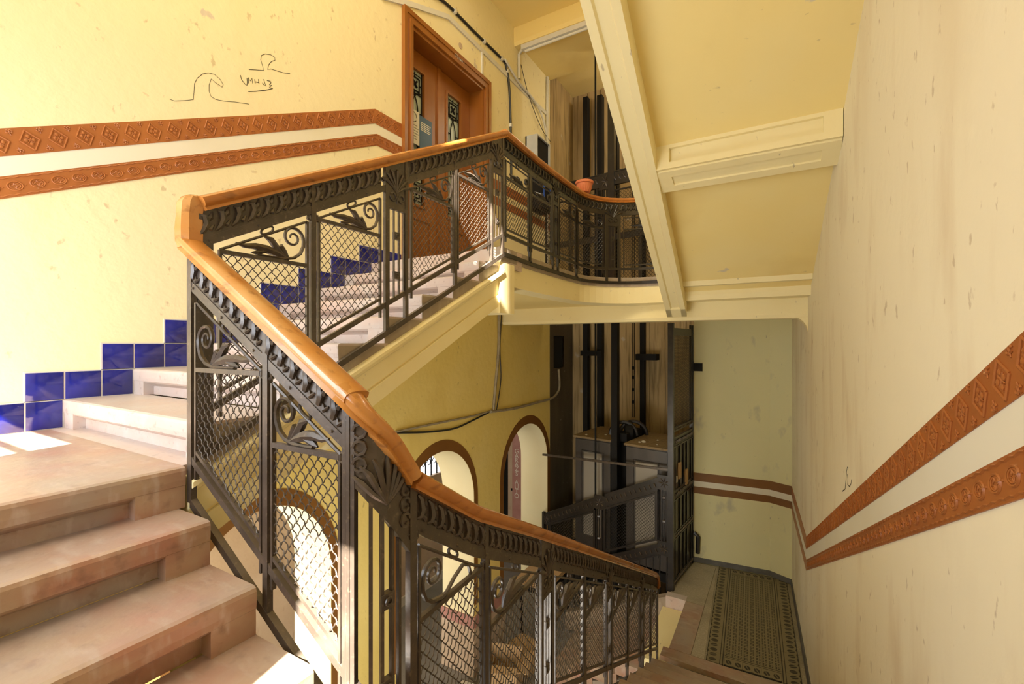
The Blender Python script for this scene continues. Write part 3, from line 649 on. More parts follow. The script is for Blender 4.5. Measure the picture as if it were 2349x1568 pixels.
# ------------------------------------------------------------------ painted relief bands on the walls
def ribbon(name, fn, path, hgt, mat, t=0.004, parent=None, kind=None):
    """path: list of (s, z_top); fn(s, z, off) -> world; band of vertical height hgt"""
    mb = MB()
    mb.rings([[fn(s, z-hgt, 0), fn(s, z-hgt, t), fn(s, z, t), fn(s, z, 0)] for s, z in path])
    return mb.build(name, mat, parent, kind=kind)
FL = lambda y, z, o: (XW+o, y, z)
FR = lambda y, z, o: (xr(y)-o, y, z)
nL = (XW, 3.07)
def motif_meshes():
    d = {}
    def lump(mb, pts, r, n=5): mb.tube([(0.0, y, z) for y, z in pts], r, n, flat=((1, 0, 0), 1.0))
    mb = MB(); a, h = 0.040, 0.048   # diamond with a flower of four dots and curls
    for q in (1.0,):
        P = [(a*q, 0), (0, h*q), (-a*q, 0), (0, -h*q), (a*q, 0)]
        for p1, p2 in zip(P, P[1:]): lump(mb, [p1, p2], 0.0046, 6)
    for yy, zz in ((0, 0.018), (0, -0.018), (0.015, 0), (-0.015, 0)): mb.tube([(-0.004, yy, zz), (0.003, yy, zz), (0.0055, yy, zz)], [0.0095, 0.0085, 0.003], 6)
    lump(mb, [(-0.012, -0.014), (0.012, 0.014)], 0.003); lump(mb, [(-0.012, 0.014), (0.012, -0.014)], 0.003)
    o = mb.build('m', 'band', origin=(0, 0, 0), smooth=True); d['diamond'] = o.data; bpy.data.objects.remove(o)
    mb = MB()   # pair of curls between two diamonds
    for sg in (1, -1):
        cz = sg*0.044
        for q in (1, -1):
            lump(mb, [(q*(0.006+0.007*math.cos(t)), cz+sg*0.002+0.007*math.sin(t)*q) for t in [i*0.9 for i in range(7)]], 0.0036)
        lump(mb, [(0, cz), (0.0, cz-sg*0.016)], 0.0024)
    o = mb.build('m', 'band', origin=(0, 0, 0), smooth=True); d['curl'] = o.data; bpy.data.objects.remove(o)
    mb = MB()   # oval medallion with a four-pointed star
    for rr in (1.0, 0.72):
        mb.tube([(0, 0.029*rr*math.cos(t*PI/8), 0.021*rr*math.sin(t*PI/8)) for t in range(17)], 0.0036 if rr == 1 else 0.0026, 5)
    st = [((0.017 if i % 2 == 0 else 0.006)*math.cos(i*PI/4), (0.015 if i % 2 == 0 else 0.006)*math.sin(i*PI/4)) for i in range(9)]
    for p1, p2 in zip(st, st[1:]): lump(mb, [p1, p2], 0.002)
    mb.tube([(-0.003, 0.0405, 0), (0.0035, 0.0405, 0)], [0.005, 0.003], 6)
    o = mb.build('m', 'band', origin=(0, 0, 0), smooth=True); d['medallion'] = o.data; bpy.data.objects.remove(o)
    return d
MOT = motif_meshes()
class _D:
    def __init__(s, d): s.data = d
def wall_bands(root_name, fn, up_path, lo_path, hu, hl, rotz, s_range, ramp, right=False):
    tu = thing(root_name[0], fn(up_path[0][0], up_path[0][1], 0), kind='structure')
    ribbon('band', fn, up_path, hu, 'band', parent=tu)
    tl = thing(root_name[1], fn(lo_path[0][0], lo_path[0][1], 0), kind='structure')
    ribbon('band', fn, lo_path, hl, 'band', parent=tl)
    ribbon('pale_stripe', fn, [(s, z-hu) for s, z in up_path], [up_path[0][1]-hu-lo_path[0][1]][0], 'bandlight', t=0.0015, parent=tu)
    for (nm, par, tab, hgt, step) in (('diamond', tu, up_path, hu, 0.107), ('medallion', tl, lo_path, hl, 0.081)):
        s = s_range[0]
        while s < s_range[1]:
            z = interp(tab, s)-hgt/2; dz = (interp(tab, s+0.01)-interp(tab, s-0.01))/0.02
            an = math.atan(dz); c = fn(s, z, 0.0045)
            inst(_D(MOT[nm]), nm+'_motif', par, c, (an*(1 if not right else -1), 0, rotz))
            if nm == 'diamond':
                z2 = interp(tab, s+step/2)-hgt/2
                inst(_D(MOT['curl']), 'curl_motif', par, fn(s+step/2, z2, 0.0045), (an*(1 if not right else -1), 0, rotz))
            s += step
    # thin beaded edging on the lower band
    mb = MB()
    for e in (0.10, 0.90):
        n = int((s_range[1]-s_range[0])/0.02)
        pts = [fn(s, interp(lo_path, s)-hl*e+0.0022*(1 if i % 2 else -1), 0.004) for i, s in enumerate([lerp(s_range[0], s_range[1], j/n) for j in range(n+1)])]
        mb.tube(pts, 0.0038, 4)
    mb.build('wavy_edging', 'band', tl)
    return tu, tl
SL = 0.4844
y_, z_ = 3.07, 2.221
wall_bands(('trim_1', 'trim_2'), FL, [(-0.5, z_-SL*(y_+0.5)), (y_, z_), (3.43, z_+0.002)], [(-0.5, 1.985-SL*(y_+0.5)), (3.09, 1.992), (3.43, 1.994)], 0.138, 0.110, 0.0, (0.55, 3.40), SL)
wall_bands(('trim_3', 'trim_4'), FR, [(0.4, 0.02+0.479*0.956), (5.49, -1.96), (7.30, -1.955)], [(0.4, -0.217+0.479*0.956), (5.49, -2.195), (7.30, -2.19)], 0.128, 0.107, PI+math.atan(0.0465), (0.9, 5.4), SL, right=True)
# flat bands on the far wall
for nm, zt, h in (('trim_5', -1.955, 0.124), ('trim_6', -2.165, 0.10)):
    t = thing(nm, (-1.1, YF, zt), kind='structure')
    P = [(-1.10, YF), (-0.10, YF+0.09), (xr(7.31), 7.31)]
    for i in range(2):
        a, b = P[i], P[i+1]; n = Vector((b[1]-a[1], -(b[0]-a[0]), 0)).normalized()*0.004
        z0a, z0b = zt, zt-0.0
        mb = MB(); mb.hexa([(*a, zt-h), (a[0]+n.x, a[1]+n.y, zt-h), (b[0]+n.x, b[1]+n.y, zt-h), (*b, zt-h)], [(*a, zt), (a[0]+n.x, a[1]+n.y, zt), (b[0]+n.x, b[1]+n.y, zt), (*b, zt)])
        mb.build('band', 'arch', t)
        if nm == 'trim_5':
            mb = MB(); n2 = n*0.4
            mb.hexa([(*a, -2.165), (a[0]+n2.x, a[1]+n2.y, -2.165), (b[0]+n2.x, b[1]+n2.y, -2.165), (*b, -2.165)], [(*a, zt-h), (a[0]+n2.x, a[1]+n2.y, zt-h), (b[0]+n2.x, b[1]+n2.y, zt-h), (*b, zt-h)])
            mb.build('pale_stripe', 'bandlight', t)
# bands continue on the left wall behind the landing railing, right of the door
for nm, zt, h in (('trim_7', 2.215, 0.138), ('trim_8', 1.985, 0.110)):
    t = thing(nm, (XW, 5.1, zt), kind='structure')
    ribbon('band', FL, [(5.04, zt), (6.9, zt)], h, 'band', parent=t)

# ------------------------------------------------------------------ the brown double door
d1 = thing('door_1', (XW, 4.22, ZL), kind='structure')
mb = MB()
def casing(mb, y0, y1, z1, o0, o1):   # inverted U in the wall plane between outer and inner outlines
    pass
OY0, OY1, OZ = 3.425, 5.035, 3.43
steps = [(0.0, 0.0, 0.045), (0.045, 0.045, 0.032), (0.085, 0.085, 0.05), (0.125, 0.125, 0.02), (0.16, 0.165, 0.02)]
for (i0, _, t0), (i1, _, t1) in zip(steps, steps[1:]):
    a0, a1, az = OY0+i0, OY1-i0*1.06, OZ-i0*1.04
    b0, b1, bz = OY0+i1, OY1-i1*1.06, OZ-i1*1.04
    x0 = XW+t0
    o = [(a0, ZL), (a0, az), (a1, az), (a1, ZL)]; q = [(b0, ZL), (b0, bz), (b1, bz), (b1, ZL)]
    mb.rings([[(XW-0.003, y, z) for y, z in o], [(x0, y, z) for y, z in o], [(x0-0.004, y, z) for y, z in q], [(XW-0.003, y, z) for y, z in q]], closed=False)
fr = mb.build('frame', 'doorwood', d1)
mb = MB(); XD = -3.482
ji = [(D0, ZL), (D0, DZ), (D1, DZ), (D1, ZL)]
mb.rings([[(XW+0.02, y, z) for y, z in ji], [(XD-0.03, y, z) for y, z in ji]], closed=False); mb.build('jamb', 'doorwood', d1)
def door_leaf(y0, y1, g0, g1):
    zt = DZ-0.005
    o = MB()
    gz0, gz1 = 1.55, 3.045
    for (a, b, c, d) in ((y0, g0, ZL+0.01, zt), (g1, y1, ZL+0.01, zt), (g0, g1, gz1, zt), (g0, g1, ZL+0.01, gz0)): o.box(XD-0.045, a, c, XD, b, d)
    lf = o.build('door_leaf', 'doorwood', d1)
    frame('glazing_bead', lambda u, v, s: (XD+s, u, v), g0-0.03, g1+0.03, gz0-0.03, gz1+0.03, 0.03, 0.03, 0.014, 'doorwood', lf)
    frame('lower_panel', lambda u, v, s: (XD+s, u, v), y0+0.12, y1-0.12, ZL+0.2, 1.42, 0.04, 0.04, 0.016, 'doorwood', lf)
    MB().box(XD-0.03, g0, gz0, XD-0.022, g1, gz1).build('pane', 'glass', lf)
    gm = MB(); X = XD-0.012; c = (g0+g1)/2; W = (g1-g0)
    bar = lambda pts, r=0.0065: gm.tube([(X, y, z) for y, z in pts], r, 6)
    for y in (g0+0.03, g1-0.02): bar([(y, gz0), (y, gz1)])
    def sqr(cz, h, r=0.0065): bar([(c-h, cz-h), (c+h, cz-h), (c+h, cz+h), (c-h, cz+h), (c-h, cz-h)], r)
    for cz in (gz1-0.15, gz0+0.15):
        sqr(cz, 0.105); sqr(cz, 0.072, 0.009)
        for q in (45, 135, 225, 315): bar([(c, cz), (c+0.05*math.cos(math.radians(q)), cz+0.05*math.sin(math.radians(q)))], 0.012)
        bar([(c-0.105, cz), (c-0.072, cz)]); bar([(c+0.072, cz), (c+0.105, cz)]); bar([(c, cz+0.072), (c, cz+0.13)]); bar([(c, cz-0.13), (c, cz-0.072)])
    for cz in (gz1-0.46, gz1-0.92):
        for sg in (1, -1):
            bar([(c+sg*0.10-sg*0.15*math.sin(t*PI/12), cz+0.23*math.cos(t*PI/12)) for t in range(13)])
        bar([(c-0.10, cz), (c-0.05, cz)]); bar([(c+0.05, cz), (c+0.10, cz)])
    gm.build('iron_grille', 'black', lf, smooth=True)
    return lf
door_leaf(D0+0.005, 4.215, 3.70, 3.965); door_leaf(4.228, D1-0.005, 4.39, 4.65)
MB().box(XD, 4.195, ZL+0.01, XD+0.022, 4.245, DZ-0.01).build('meeting_stile', 'doorwood', d1)
text('door_number', '\u2296 1665 2', 0.042, 'boxwhite', d1, (XW+0.047, 4.34, 3.35), (PI/2, 0, PI/2))
# notices taped to the door
n1 = MB().box(XD+0.022, 3.60, 2.20, XD+0.026, 3.865, 2.57).build('notice_paper', 'paper')
tag(n1, 'white printed notice taped to the left leaf of the brown door', 'notice')
mb = MB(); mb.tube([(XD+0.0275, 3.765+0.055*math.cos(t*PI/10), 2.49+0.055*math.sin(t*PI/10)) for t in range(19)], 0.004, 4); mb.build('ring_mark', 'ink', n1)
mb = MB()
for i, (a, b) in enumerate(((3.70, 3.83), (3.70, 3.85), (3.70, 3.84), (3.71, 3.85), (3.72, 3.83), (3.72, 3.82))): mb.box(XD+0.026, a, 2.40-i*0.03, XD+0.0272, b, 2.409-i*0.03)
mb.build('print_lines', 'greyprint', n1, kind='stuff')
n2 = MB().box(XD+0.022, 3.87, 2.12, XD+0.026, 4.075, 2.55).build('blue_notice', 'blue')
tag(n2, 'dark blue printed notice taped beside the white one on the brown door', 'notice')
mb = MB()
for i in range(5): mb.box(XD+0.026, 3.885, 2.475-i*0.021, XD+0.027, 4.055-0.012*(i % 3), 2.485-i*0.021)
mb.build('print_lines', 'paper', n2, kind='stuff')

# ------------------------------------------------------------------ railings
class Rail:
    def __init__(s, root, pts, ntab, mat='iron', hoff=0.885):
        s.root = root; s.p = [Vector(p) for p in pts]; s.L = [0.0]; s.mat = mat; s.h = hoff
        for a, b in zip(s.p, s.p[1:]): s.L.append(s.L[-1]+(b-a).length)
        s.len = s.L[-1]; s.nt = ntab
    def pos(s, q):
        i = 0
        while i < len(s.L)-2 and q > s.L[i+1]: i += 1
        t = (q-s.L[i])/(s.L[i+1]-s.L[i]); a, b = s.p[i], s.p[i+1]
        return a+(b-a)*t
    def nrm(s, q):
        d = s.pos(min(q+0.02, s.len))-s.pos(max(q-0.02, 0)); d.normalize(); return Vector((-d.y, d.x))
    def N(s, q): return interp(s.nt, q)
    def W(s, q, z, o=0.0):
        p = s.pos(q)
        if o: p = p+s.nrm(q)*o
        return (p.x, p.y, z)
    def strip(s, mb, q0, q1, lo, hi, t, seg=None):
        n = seg or max(1, int((q1-q0)/0.06)+1); R = []
        for i in range(n+1):
            q = lerp(q0, q1, i/n)
            R.append([s.W(q, lo(q), -t/2), s.W(q, hi(q), -t/2), s.W(q, hi(q), t/2), s.W(q, lo(q), t/2)])
        mb.rings(R); return mb
    def vbar(s, mb, q, z0, z1, wd, t):
        mb.rings([[s.W(q-wd/2, z, -t/2), s.W(q+wd/2, z, -t/2), s.W(q+wd/2, z, t/2), s.W(q-wd/2, z, t/2)] for z in (z0, z1)]); return mb
    def curve(s, mb, pts, r, n=6, flat=1.0):
        P = [s.W(q, z, o) for q, z, o in pts]; nn = s.nrm(sum(p[0] for p in pts)/len(pts))
        mb.tube(P, r, n, flat=((nn.x, nn.y, 0), flat)); return mb
    # ---- parts
    def frieze(s, q0, q1, both=True, b0=0.715, b1=None, sp=0.062):
        b1 = b1 or s.h-0.055; mb = MB()
        s.strip(mb, q0, q1, lambda q: s.N(q)+b0+0.012, lambda q: s.N(q)+b1, 0.010)
        o = mb.build('frieze_plate', s.mat, s.root)
        n = max(1, round((q1-q0)/sp)); mb = MB(); hb = (b1-b0)
        for i in range(n):
            qc = lerp(q0, q1, (i+0.5)/n); sl = (s.N(qc+0.01)-s.N(qc-0.01))/0.02
            for sd in ((1, -1) if both else (1,)):
                of = 0.010*sd
                def pt(dq, dz, k=1.0): return (qc+dq*sp, s.N(qc)+sl*dq*sp+b0+0.014+dz*(hb-0.016), of*k)
                s.curve(mb, [pt(-0.40, 0.10, .4), pt(-0.15, 0.22), pt(0.02, 0.48, 1.1), pt(-0.10, 0.78, 1.0), pt(-0.30, 0.86, .6)], [0.004, 0.0105, 0.0125, 0.010, 0.004], 6, 0.9)
                s.curve(mb, [pt(0.02, 0.50, .5), pt(0.24, 0.66), pt(0.36, 0.88, .6)], [0.005, 0.0105, 0.004], 6, 0.9)
                s.curve(mb, [pt(0.0, 0.30, .4), pt(0.26, 0.20), pt(0.46, 0.36, .5)], [0.004, 0.009, 0.004], 6, 0.9)
        mb.build('leaf_relief', s.mat, o, smooth=True, kind='stuff')
    def toprail(s, q0, q1):
        mb = MB(); s.strip(mb, q0, q1, lambda q: s.N(q)+0.692, lambda q: s.N(q)+0.728, 0.016)
        o = mb.build('top_rail', s.mat, s.root); mb = MB()
        q = q0+0.04
        while q < q1:
            for sd in (1, -1):
                z = s.N(q)+0.71; a = Vector(s.W(q, z, 0.008*sd)); b = Vector(s.W(q, z, 0.013*sd)); mb.tube([a, b], [0.006, 0.0035], 6)
            q += 0.19
        mb.build('rivet', s.mat, o, kind='stuff')
    def post(s, q, wd=0.026, t=0.0195, z1=None, zlow=-0.09, cap=True):
        mb = MB(); z1 = s.h-0.05 if z1 is None else z1
        s.vbar(mb, q, s.N(q)+zlow, s.N(q)+z1, wd, t)
        if cap:
            for sd in (1, -1): s.curve(mb, [(q+sd*0.004, s.N(q)+0.655, 0), (q+sd*0.026, s.N(q)+0.662+0.0*sd, 0), (q+sd*0.022, s.N(q)+0.686, 0), (q+sd*0.008, s.N(q)+0.684, 0)], 0.0065, 6, 1.3)
            s.curve(mb, [(q, s.N(q)+zlow+0.02, -0.02), (q, s.N(q)+zlow+0.02, 0.02)], 0.009, 6)
        return mb.build('post', s.mat, s.root)
    def bottom(s, q0, q1):
        mb = MB(); s.strip(mb, q0, q1, lambda q: s.N(q)+0.060, lambda q: s.N(q)+0.088, 0.016); mb.build('bottom_rail', s.mat, s.root)
    def flange(s, q0, q1, off=0.0):
        mb = MB(); s.strip(mb, q0, q1, lambda q: s.N(q)-0.100, lambda q: s.N(q)-0.068, 0.022); mb.build('string_bar', s.mat, s.root)
    def panel(s, q0, q1, style='leaf', cell=0.040):
        """mesh panel between two posts; the top bar of the mesh is level, scroll above it on the uphill side"""
        e = 0.018; a, b = q0+e, q1-e
        na, nb = s.N(a), s.N(b); flatrun = abs(na-nb) < 0.05
        zt = (min(na, nb)+0.655) if not flatrun else na+0.53
        up_ = a if na > nb else b; dn = b if na > nb else a; sg = 1 if dn > up_ else -1
        if flatrun: up_, dn, sg = b, a, -1
        rod = lambda q: s.N(q)+0.662
        bot = lambda q: s.N(q)+0.120
        mb = MB()
        for q in (a, b): s.vbar(mb, q, s.N(q)+0.02, rod(q), 0.010, 0.014)
        s.strip(mb, a, b, lambda q: bot(q)-0.007, lambda q: bot(q)+0.007, 0.013)
        s.strip(mb, a, b, lambda q: zt-0.008, lambda q: zt+0.008, 0.016)
        fo = mb.build('mesh_frame', s.mat, s.root)
        mb = MB(); n = 8
        s.curve(mb, [(lerp(a, b, i/n), rod(lerp(a, b, i/n)), 0) for i in range(n+1)], 0.006, 6)
        mb.build('rod', s.mat, s.root, smooth=True)
        qc = (a+b)/2; sl = (s.N(b)-s.N(a))/(b-a); mb = MB(); ring = []
        for i in range(17):
            t = 2*PI*i/16; dq = 0.026*math.copysign(abs(math.cos(t))**0.6, math.cos(t)); ring.append((qc+dq, rod(qc)+0.017+sl*dq+0.013*math.sin(t), 0))
        s.curve(mb, ring, 0.0045, 6, 1.4); mb.build('oval_ring', s.mat, s.root, smooth=True)
        # wires
        mb = MB(); per = cell; amp = 0.0016
        for dr in (1, -1):
            c0 = -3.0
            zlo = min(bot(a), bot(b)); zhi = zt
            k = math.floor(((zlo-(b-a)*1.15)-zhi)/cell)
            slope = 1.12
            lo_c = zlo-slope*(b-a) if dr > 0 else zlo
            hi_c = zhi if dr > 0 else zhi+slope*(b-a)
            m = 0; c = lo_c
            while c < hi_c:
                # line z = c + dr*slope*(q-a)
                qs = []; st = (b-a)/44; q = a
                pts = []
                i = 0
                while q <= b+1e-6:
                    z = c+dr*slope*(q-a)
                    if bot(q) <= z <= zt:
                        wv = amp*math.sin(2*PI*(q-a)/(cell*0.5)+(0 if (int((c-lo_c)/cell) % 2) else PI))
                        pts.append((q, z+wv*0.9, 0.0022*math.cos(2*PI*(q-a)/(cell*0.5))*dr))
                    q += st*0.5
                if len(pts) > 2: s.curve(mb, pts, 0.0021, 4, 1.0)
                c += cell*slope; m += 1
        mb.build('wire_mesh', s.mat, fo, kind='stuff')
        # scroll
        H = rod(up_)-zt; Wd = b-a; k = min(1.0, H/0.20) if not flatrun else 0.62
        def lp(p, q_, o=0.0): return (up_+sg*p, zt+q_, o)
        mb = MB()
        kk = max(k, 0.62); cx, cz = 0.070*kk, 0.112*kk
        sp = [lp(0.115*kk, 0.013), lp(0.066*kk, 0.020*kk+0.004), lp(0.034*kk, 0.048*kk), lp(0.019*kk, 0.082*kk)]
        for i in range(30):
            t = i/29; an = PI*1.04-t*2*PI*1.55; r = (0.053*(1-0.78*t**0.85))*kk
            sp.append(lp(cx+r*math.cos(an), cz+r*math.sin(an)))
        if style == 'loop':
            pre = [lp(Wd*0.80, 0.012), lp(Wd*0.76, 0.050*k), lp(Wd*0.66, 0.066*k), lp(Wd*0.52, 0.045*k), lp(Wd*0.40, 0.016)]
        else:
            pre = [lp(Wd*0.62, 0.012), lp(Wd*0.45, 0.012)]
        s.curve(mb, pre+sp, [0.0055]*len(pre)+[0.0072-0.0035*i/(len(sp)-1) for i in range(len(sp))], 6, 1.5)
        so = mb.build('scroll', s.mat, s.root, smooth=True)
        if style == 'leaf':
            mb = MB()
            L = lambda pts, r: s.curve(mb, [lp(p*Wd, q_*1.0, o) for p, q_, o in pts], r, 6, 1.1)
            h_ = max(k, 0.7)
            L([(0.24, 0.012, 0), (0.36, 0.030, .004), (0.50, 0.042, .006), (0.63, 0.046, .005), (0.75, 0.040, .003), (0.84, 0.044, 0)], [0.005, 0.014, 0.018, 0.014, 0.010, 0.004])
            L([(0.28, 0.018, 0), (0.37, 0.052*h_, .006), (0.45, 0.086*h_, .005), (0.53, 0.092*h_, 0)], [0.006, 0.014, 0.013, 0.004])
            L([(0.24, 0.016, 0), (0.285, 0.045*h_, .004), (0.335, 0.068*h_, .002), (0.36, 0.060*h_, 0)], [0.005, 0.010, 0.010, 0.003])
            L([(0.50, 0.034, 0), (0.60, 0.022, .006), (0.68, 0.016, 0)], [0.008, 0.011, 0.003])
            mb.build('leaf', s.mat, so, smooth=True)
    def palmette(s, mb, qc, z0, hgt, wd, of):
        for k in range(-3, 4):
            an = k*0.36; l = hgt*(0.62-0.035*abs(k)); dq, dz = math.sin(an), math.cos(an)
            s.curve(mb, [(qc, z0+hgt*0.30, of*0.6), (qc+dq*l*0.4*wd/hgt*1.5, z0+hgt*0.34+dz*l*0.45, of), (qc+dq*l*0.85*wd/hgt*1.5, z0+hgt*0.34+dz*l*0.85, of*1.2), (qc+dq*l*wd/hgt*1.55, z0+hgt*0.34+dz*l*0.93, of*.8)], [0.004, 0.008, 0.011, 0.004], 6, .9)
        for sg in (1, -1):
            s.curve(mb, [(qc+sg*(wd*0.20+wd*0.14*math.cos(t*0.8)), z0+hgt*0.17+wd*0.14*math.sin(t*0.8)*sg, of) for t in range(8)], 0.005, 5, .9)
        s.curve(mb, [(qc, z0+hgt*0.02, of*.5), (qc, z0+hgt*0.14, of), (qc, z0+hgt*0.30, of*.6)], [0.004, 0.010, 0.004], 5, .9)
    def newel(s, q0, q1, plate=(0.585, None), rods=4):
        """ornamental strip: two posts, cast palmette plate on top, thin rods with square rosettes below"""
        qc = (q0+q1)/2; hi = s.h-0.045; p0 = plate[0]
        s.post(q0+0.012, cap=False); s.post(q1-0.012, cap=False)
        mb = MB(); s.strip(mb, q0, q1, lambda q: s.N(qc)+p0, lambda q: s.N(q)+hi, 0.012)
        po = mb.build('palmette_plate', s.mat, s.root)
        mb = MB()
        for sd in (1, -1): s.palmette(mb, qc, s.N(qc)+p0+0.01, hi-p0-0.04, (q1-q0)*0.9, 0.009*sd)
        mb.build('palmette', s.mat, po, smooth=True)
        mb = MB(); s.strip(mb, q0, q1, lambda q: s.N(qc)+p0-0.022, lambda q: s.N(qc)+p0, 0.018); mb.build('cross_bar', s.mat, s.root)
        n = rods
        for i in range(n):
            q = lerp(q0+0.03, q1-0.03, i/(n-1)) if n > 1 else qc
            mb = MB(); s.vbar(mb, q, s.N(q)+0.07, s.N(qc)+p0-0.02, 0.007, 0.010); mb.build('rod', s.mat, s.root)
        for f in (0.20, 0.42):
            mb = MB(); z = s.N(qc)+f; h = 0.021
            s.vbar(mb, qc, z-h, z+h, 0.042, 0.018)
            for sd in (1, -1): s.curve(mb, [(qc+0.010*math.cos(t*0.75), z+0.010*math.sin(t*0.75), 0.010*sd) for t in range(9)], 0.0035, 5)
            mb.build('rosette', s.mat, s.root, smooth=True)
PROF = [(-0.030, -0.052), (-0.024, -0.040), (-0.034, -0.032), (-0.039, -0.020), (-0.036, -0.008), (-0.022, -0.001), (0, 0.001),
        (0.022, -0.001), (0.036, -0.008), (0.039, -0.020), (0.034, -0.032), (0.024, -0.040), (0.030, -0.052)]
def handrail(rail, q0, q1, mat, name='handrail', step=0.05, tab=None, k=1.0):
    n = max(2, int((q1-q0)/step)); P = []
    for i in range(n+1):
        q = lerp(q0, q1, i/n); z = (rail.N(q)+rail.h) if tab is None else interp(tab, q); P.append(Vector(rail.W(q, z)))
    return sweep_wood(P, mat, name, rail.root, k)
def sweep_wood(P, mat, name, root, k=1.0, flatnormal=None):
    mb = MB(); R = []
    for i, p in enumerate(P):
        t = (P[min(i+1, len(P)-1)]-P[max(0, i-1)]).normalized()
        h = Vector((-t.y, t.x, 0))
        if h.length < 0.15 and flatnormal: h = Vector(flatnormal)
        h.normalize(); u = t.cross(h)
        if u.z < 0 and abs(t.z) < 0.95: u = -u
        R.append([p+h*(a*k)+u*(b*k) for a, b in PROF])
    mb.rings(R); return mb.build(name, mat, root, smooth=True)

# --- railing of the upper flight (F3)
r3 = thing('stair_railing', (-1.85, 0.9, LV(0)), 'iron railing with wire mesh and scrolls on the flight that rises to the brown door', 'railing')
X3 = -1.850
R3 = Rail(r3, [(X3, 0.86), (X3, 3.03)], [(0, -0.345), (2.17, 0.775)])
s3 = lambda y: y-0.86
R3.flange(0.02, 2.17); R3.bottom(0.0, 2.17); R3.toprail(0.0, 2.17)
R3.post(0.03, wd=0.05, cap=False)
R3.frieze(0.0, s3(1.76)); R3.panel(s3(0.925), s3(1.335)); R3.post(s3(1.347)); R3.panel(s3(1.36), s3(1.775))
R3.newel(s3(1.79), s3(1.965)); R3.frieze(s3(1.98), s3(2.83)); R3.panel(s3(1.98), s3(2.402)); R3.post(s3(2.415)); R3.panel(s3(2.428), s3(2.835))
R3.newel(s3(2.85), s3(3.03))
handrail(R3, 0.0, 2.175, 'wood', k=1.05)
# --- railing of the curved landing edge
r4 = thing('landing_railing', (-1.9, 4.0, ZL), 'black iron railing with wire mesh along the curved edge of the upper landing', 'railing')
EL = inset(EDGE, -0.018)
PL = [(X3, 3.03)]+EL[1:]
R4 = Rail(r4, PL, [(0, ZL+0.03), (9, ZL+0.03)], mat='iron_black')
LN = R4.len
R4.flange(0.0, LN); R4.bottom(0.0, LN); R4.toprail(0.0, LN)
s4 = lambda y: y-3.03
R4.frieze(0.02, s4(3.98)); R4.panel(0.02, s4(3.50)); R4.post(s4(3.515)); R4.panel(s4(3.53), s4(3.97))
R4.newel(s4(3.99), s4(4.13)); R4.frieze(s4(4.14), LN); R4.panel(s4(4.14), s4(4.56)); R4.post(s4(4.575)); R4.panel(s4(4.59), 2.03)
R4.newel(2.05, 2.23); R4.panel(2.25, LN-0.02)
handrail(R4, -0.0, LN, 'wood', k=1.0)
# --- railing of the cross flight (F2)
r2 = thing('stair_railing', (-1.4, 0.85, LV(-4)), 'iron railing with wire mesh, scrolls and worn orange handrail along the cross flight', 'railing')
Y2 = 0.852
R2 = Rail(r2, [(-1.875, Y2), (-1.015, Y2)], [(0, -0.487), (0.86, -0.990)])
s2 = lambda x: x+1.875
R2.flange(0.02, 0.86); R2.bottom(0.0, 0.86); R2.toprail(0.0, 0.86)
R2.post(0.012, wd=0.03, cap=False); R2.frieze(0.02, s2(-1.41)); R2.frieze(s2(-1.395), s2(-1.03)); R2.panel(s2(-1.845), s2(-1.405)); R2.post(s2(-1.392)); R2.panel(s2(-1.38), s2(-1.03)); R2.post(s2(-1.018), wd=0.03)
# handrail with the vertical gooseneck at the corner
P = []
for i in range(19):
    q = lerp(0.90, 0.0, i/18); P.append(Vector(R2.W(min(q, 0.86), interp(R2.nt, q)+R2.h)) if q <= 0.86 else Vector((-1.875+q, Y2, interp(R2.nt, q)+R2.h)))
hr2 = sweep_wood(P, 'woodworn', 'handrail', r2, 1.06)
mb = MB(); c = Vector((-1.872, 0.855, 0))
def sq(z, a, b, dx=0, dy=0): return [(c.x+dx+a*x, c.y+dy+b*y, z) for x, y in ((-1, -.55), (-.55, -1), (.55, -1), (1, -.55), (1, .55), (.55, 1), (-.55, 1), (-1, .55))]
mb.rings([sq(0.352, 0.034, 0.034, -0.006, 0), sq(0.375, 0.041, 0.041, -0.008), sq(0.42, 0.042, 0.042, -0.008), sq(0.47, 0.037, 0.040, -0.006), sq(0.515, 0.039, 0.042, -0.004, 0.004), sq(0.538, 0.034, 0.036, -0.002, 0.01), sq(0.546, 0.020, 0.022, 0, 0.012)])
mb.build('gooseneck', 'woodworn', r2, smooth=True)
# --- railing of the lower flight (F1) with its turned corner
r1 = thing('stair_railing', (-1.0, 2.8, ZT), 'dark iron railing with wire mesh and orange handrail curving down along the lower flight', 'railing')
cr = 0.075
PTS = [(-1.015, Y2)]+[(-1.015+cr*math.sin(a), Y2+cr-cr*math.cos(a)) for a in [math.radians(t) for t in (15, 30, 45, 60, 75, 90)]]
F1X = lambda y: -0.940-0.046*(y-0.93)
PTS += [(F1X(y), y) for y in [1.02+0.1*i for i in range(40)]]+[(F1X(5.0), 5.0), (F1X(5.04)+0.0, 5.06)]
R1 = Rail(r1, PTS, [(0, -1), (1, -2)], mat='iron')
def s1(y):   # arc length at a given y on the straight part
    for i in range(len(R1.p)-1):
        if R1.p[i].y <= y <= R1.p[i+1].y and i > 5: return R1.L[i]+(y-R1.p[i].y)/(R1.p[i+1].y-R1.p[i].y)*(R1.L[i+1]-R1.L[i])
    return R1.len
R1.nt = [(0, -0.990), (0.03, -1.01), (s1(1.03), -1.262), (s1(1.37), -1.475), (s1(1.87), -1.725), (s1(4.66), -3.165), (s1(5.05), -3.375)]
R1.flange(s1(1.1), R1.len); R1.bottom(0.0, R1.len)
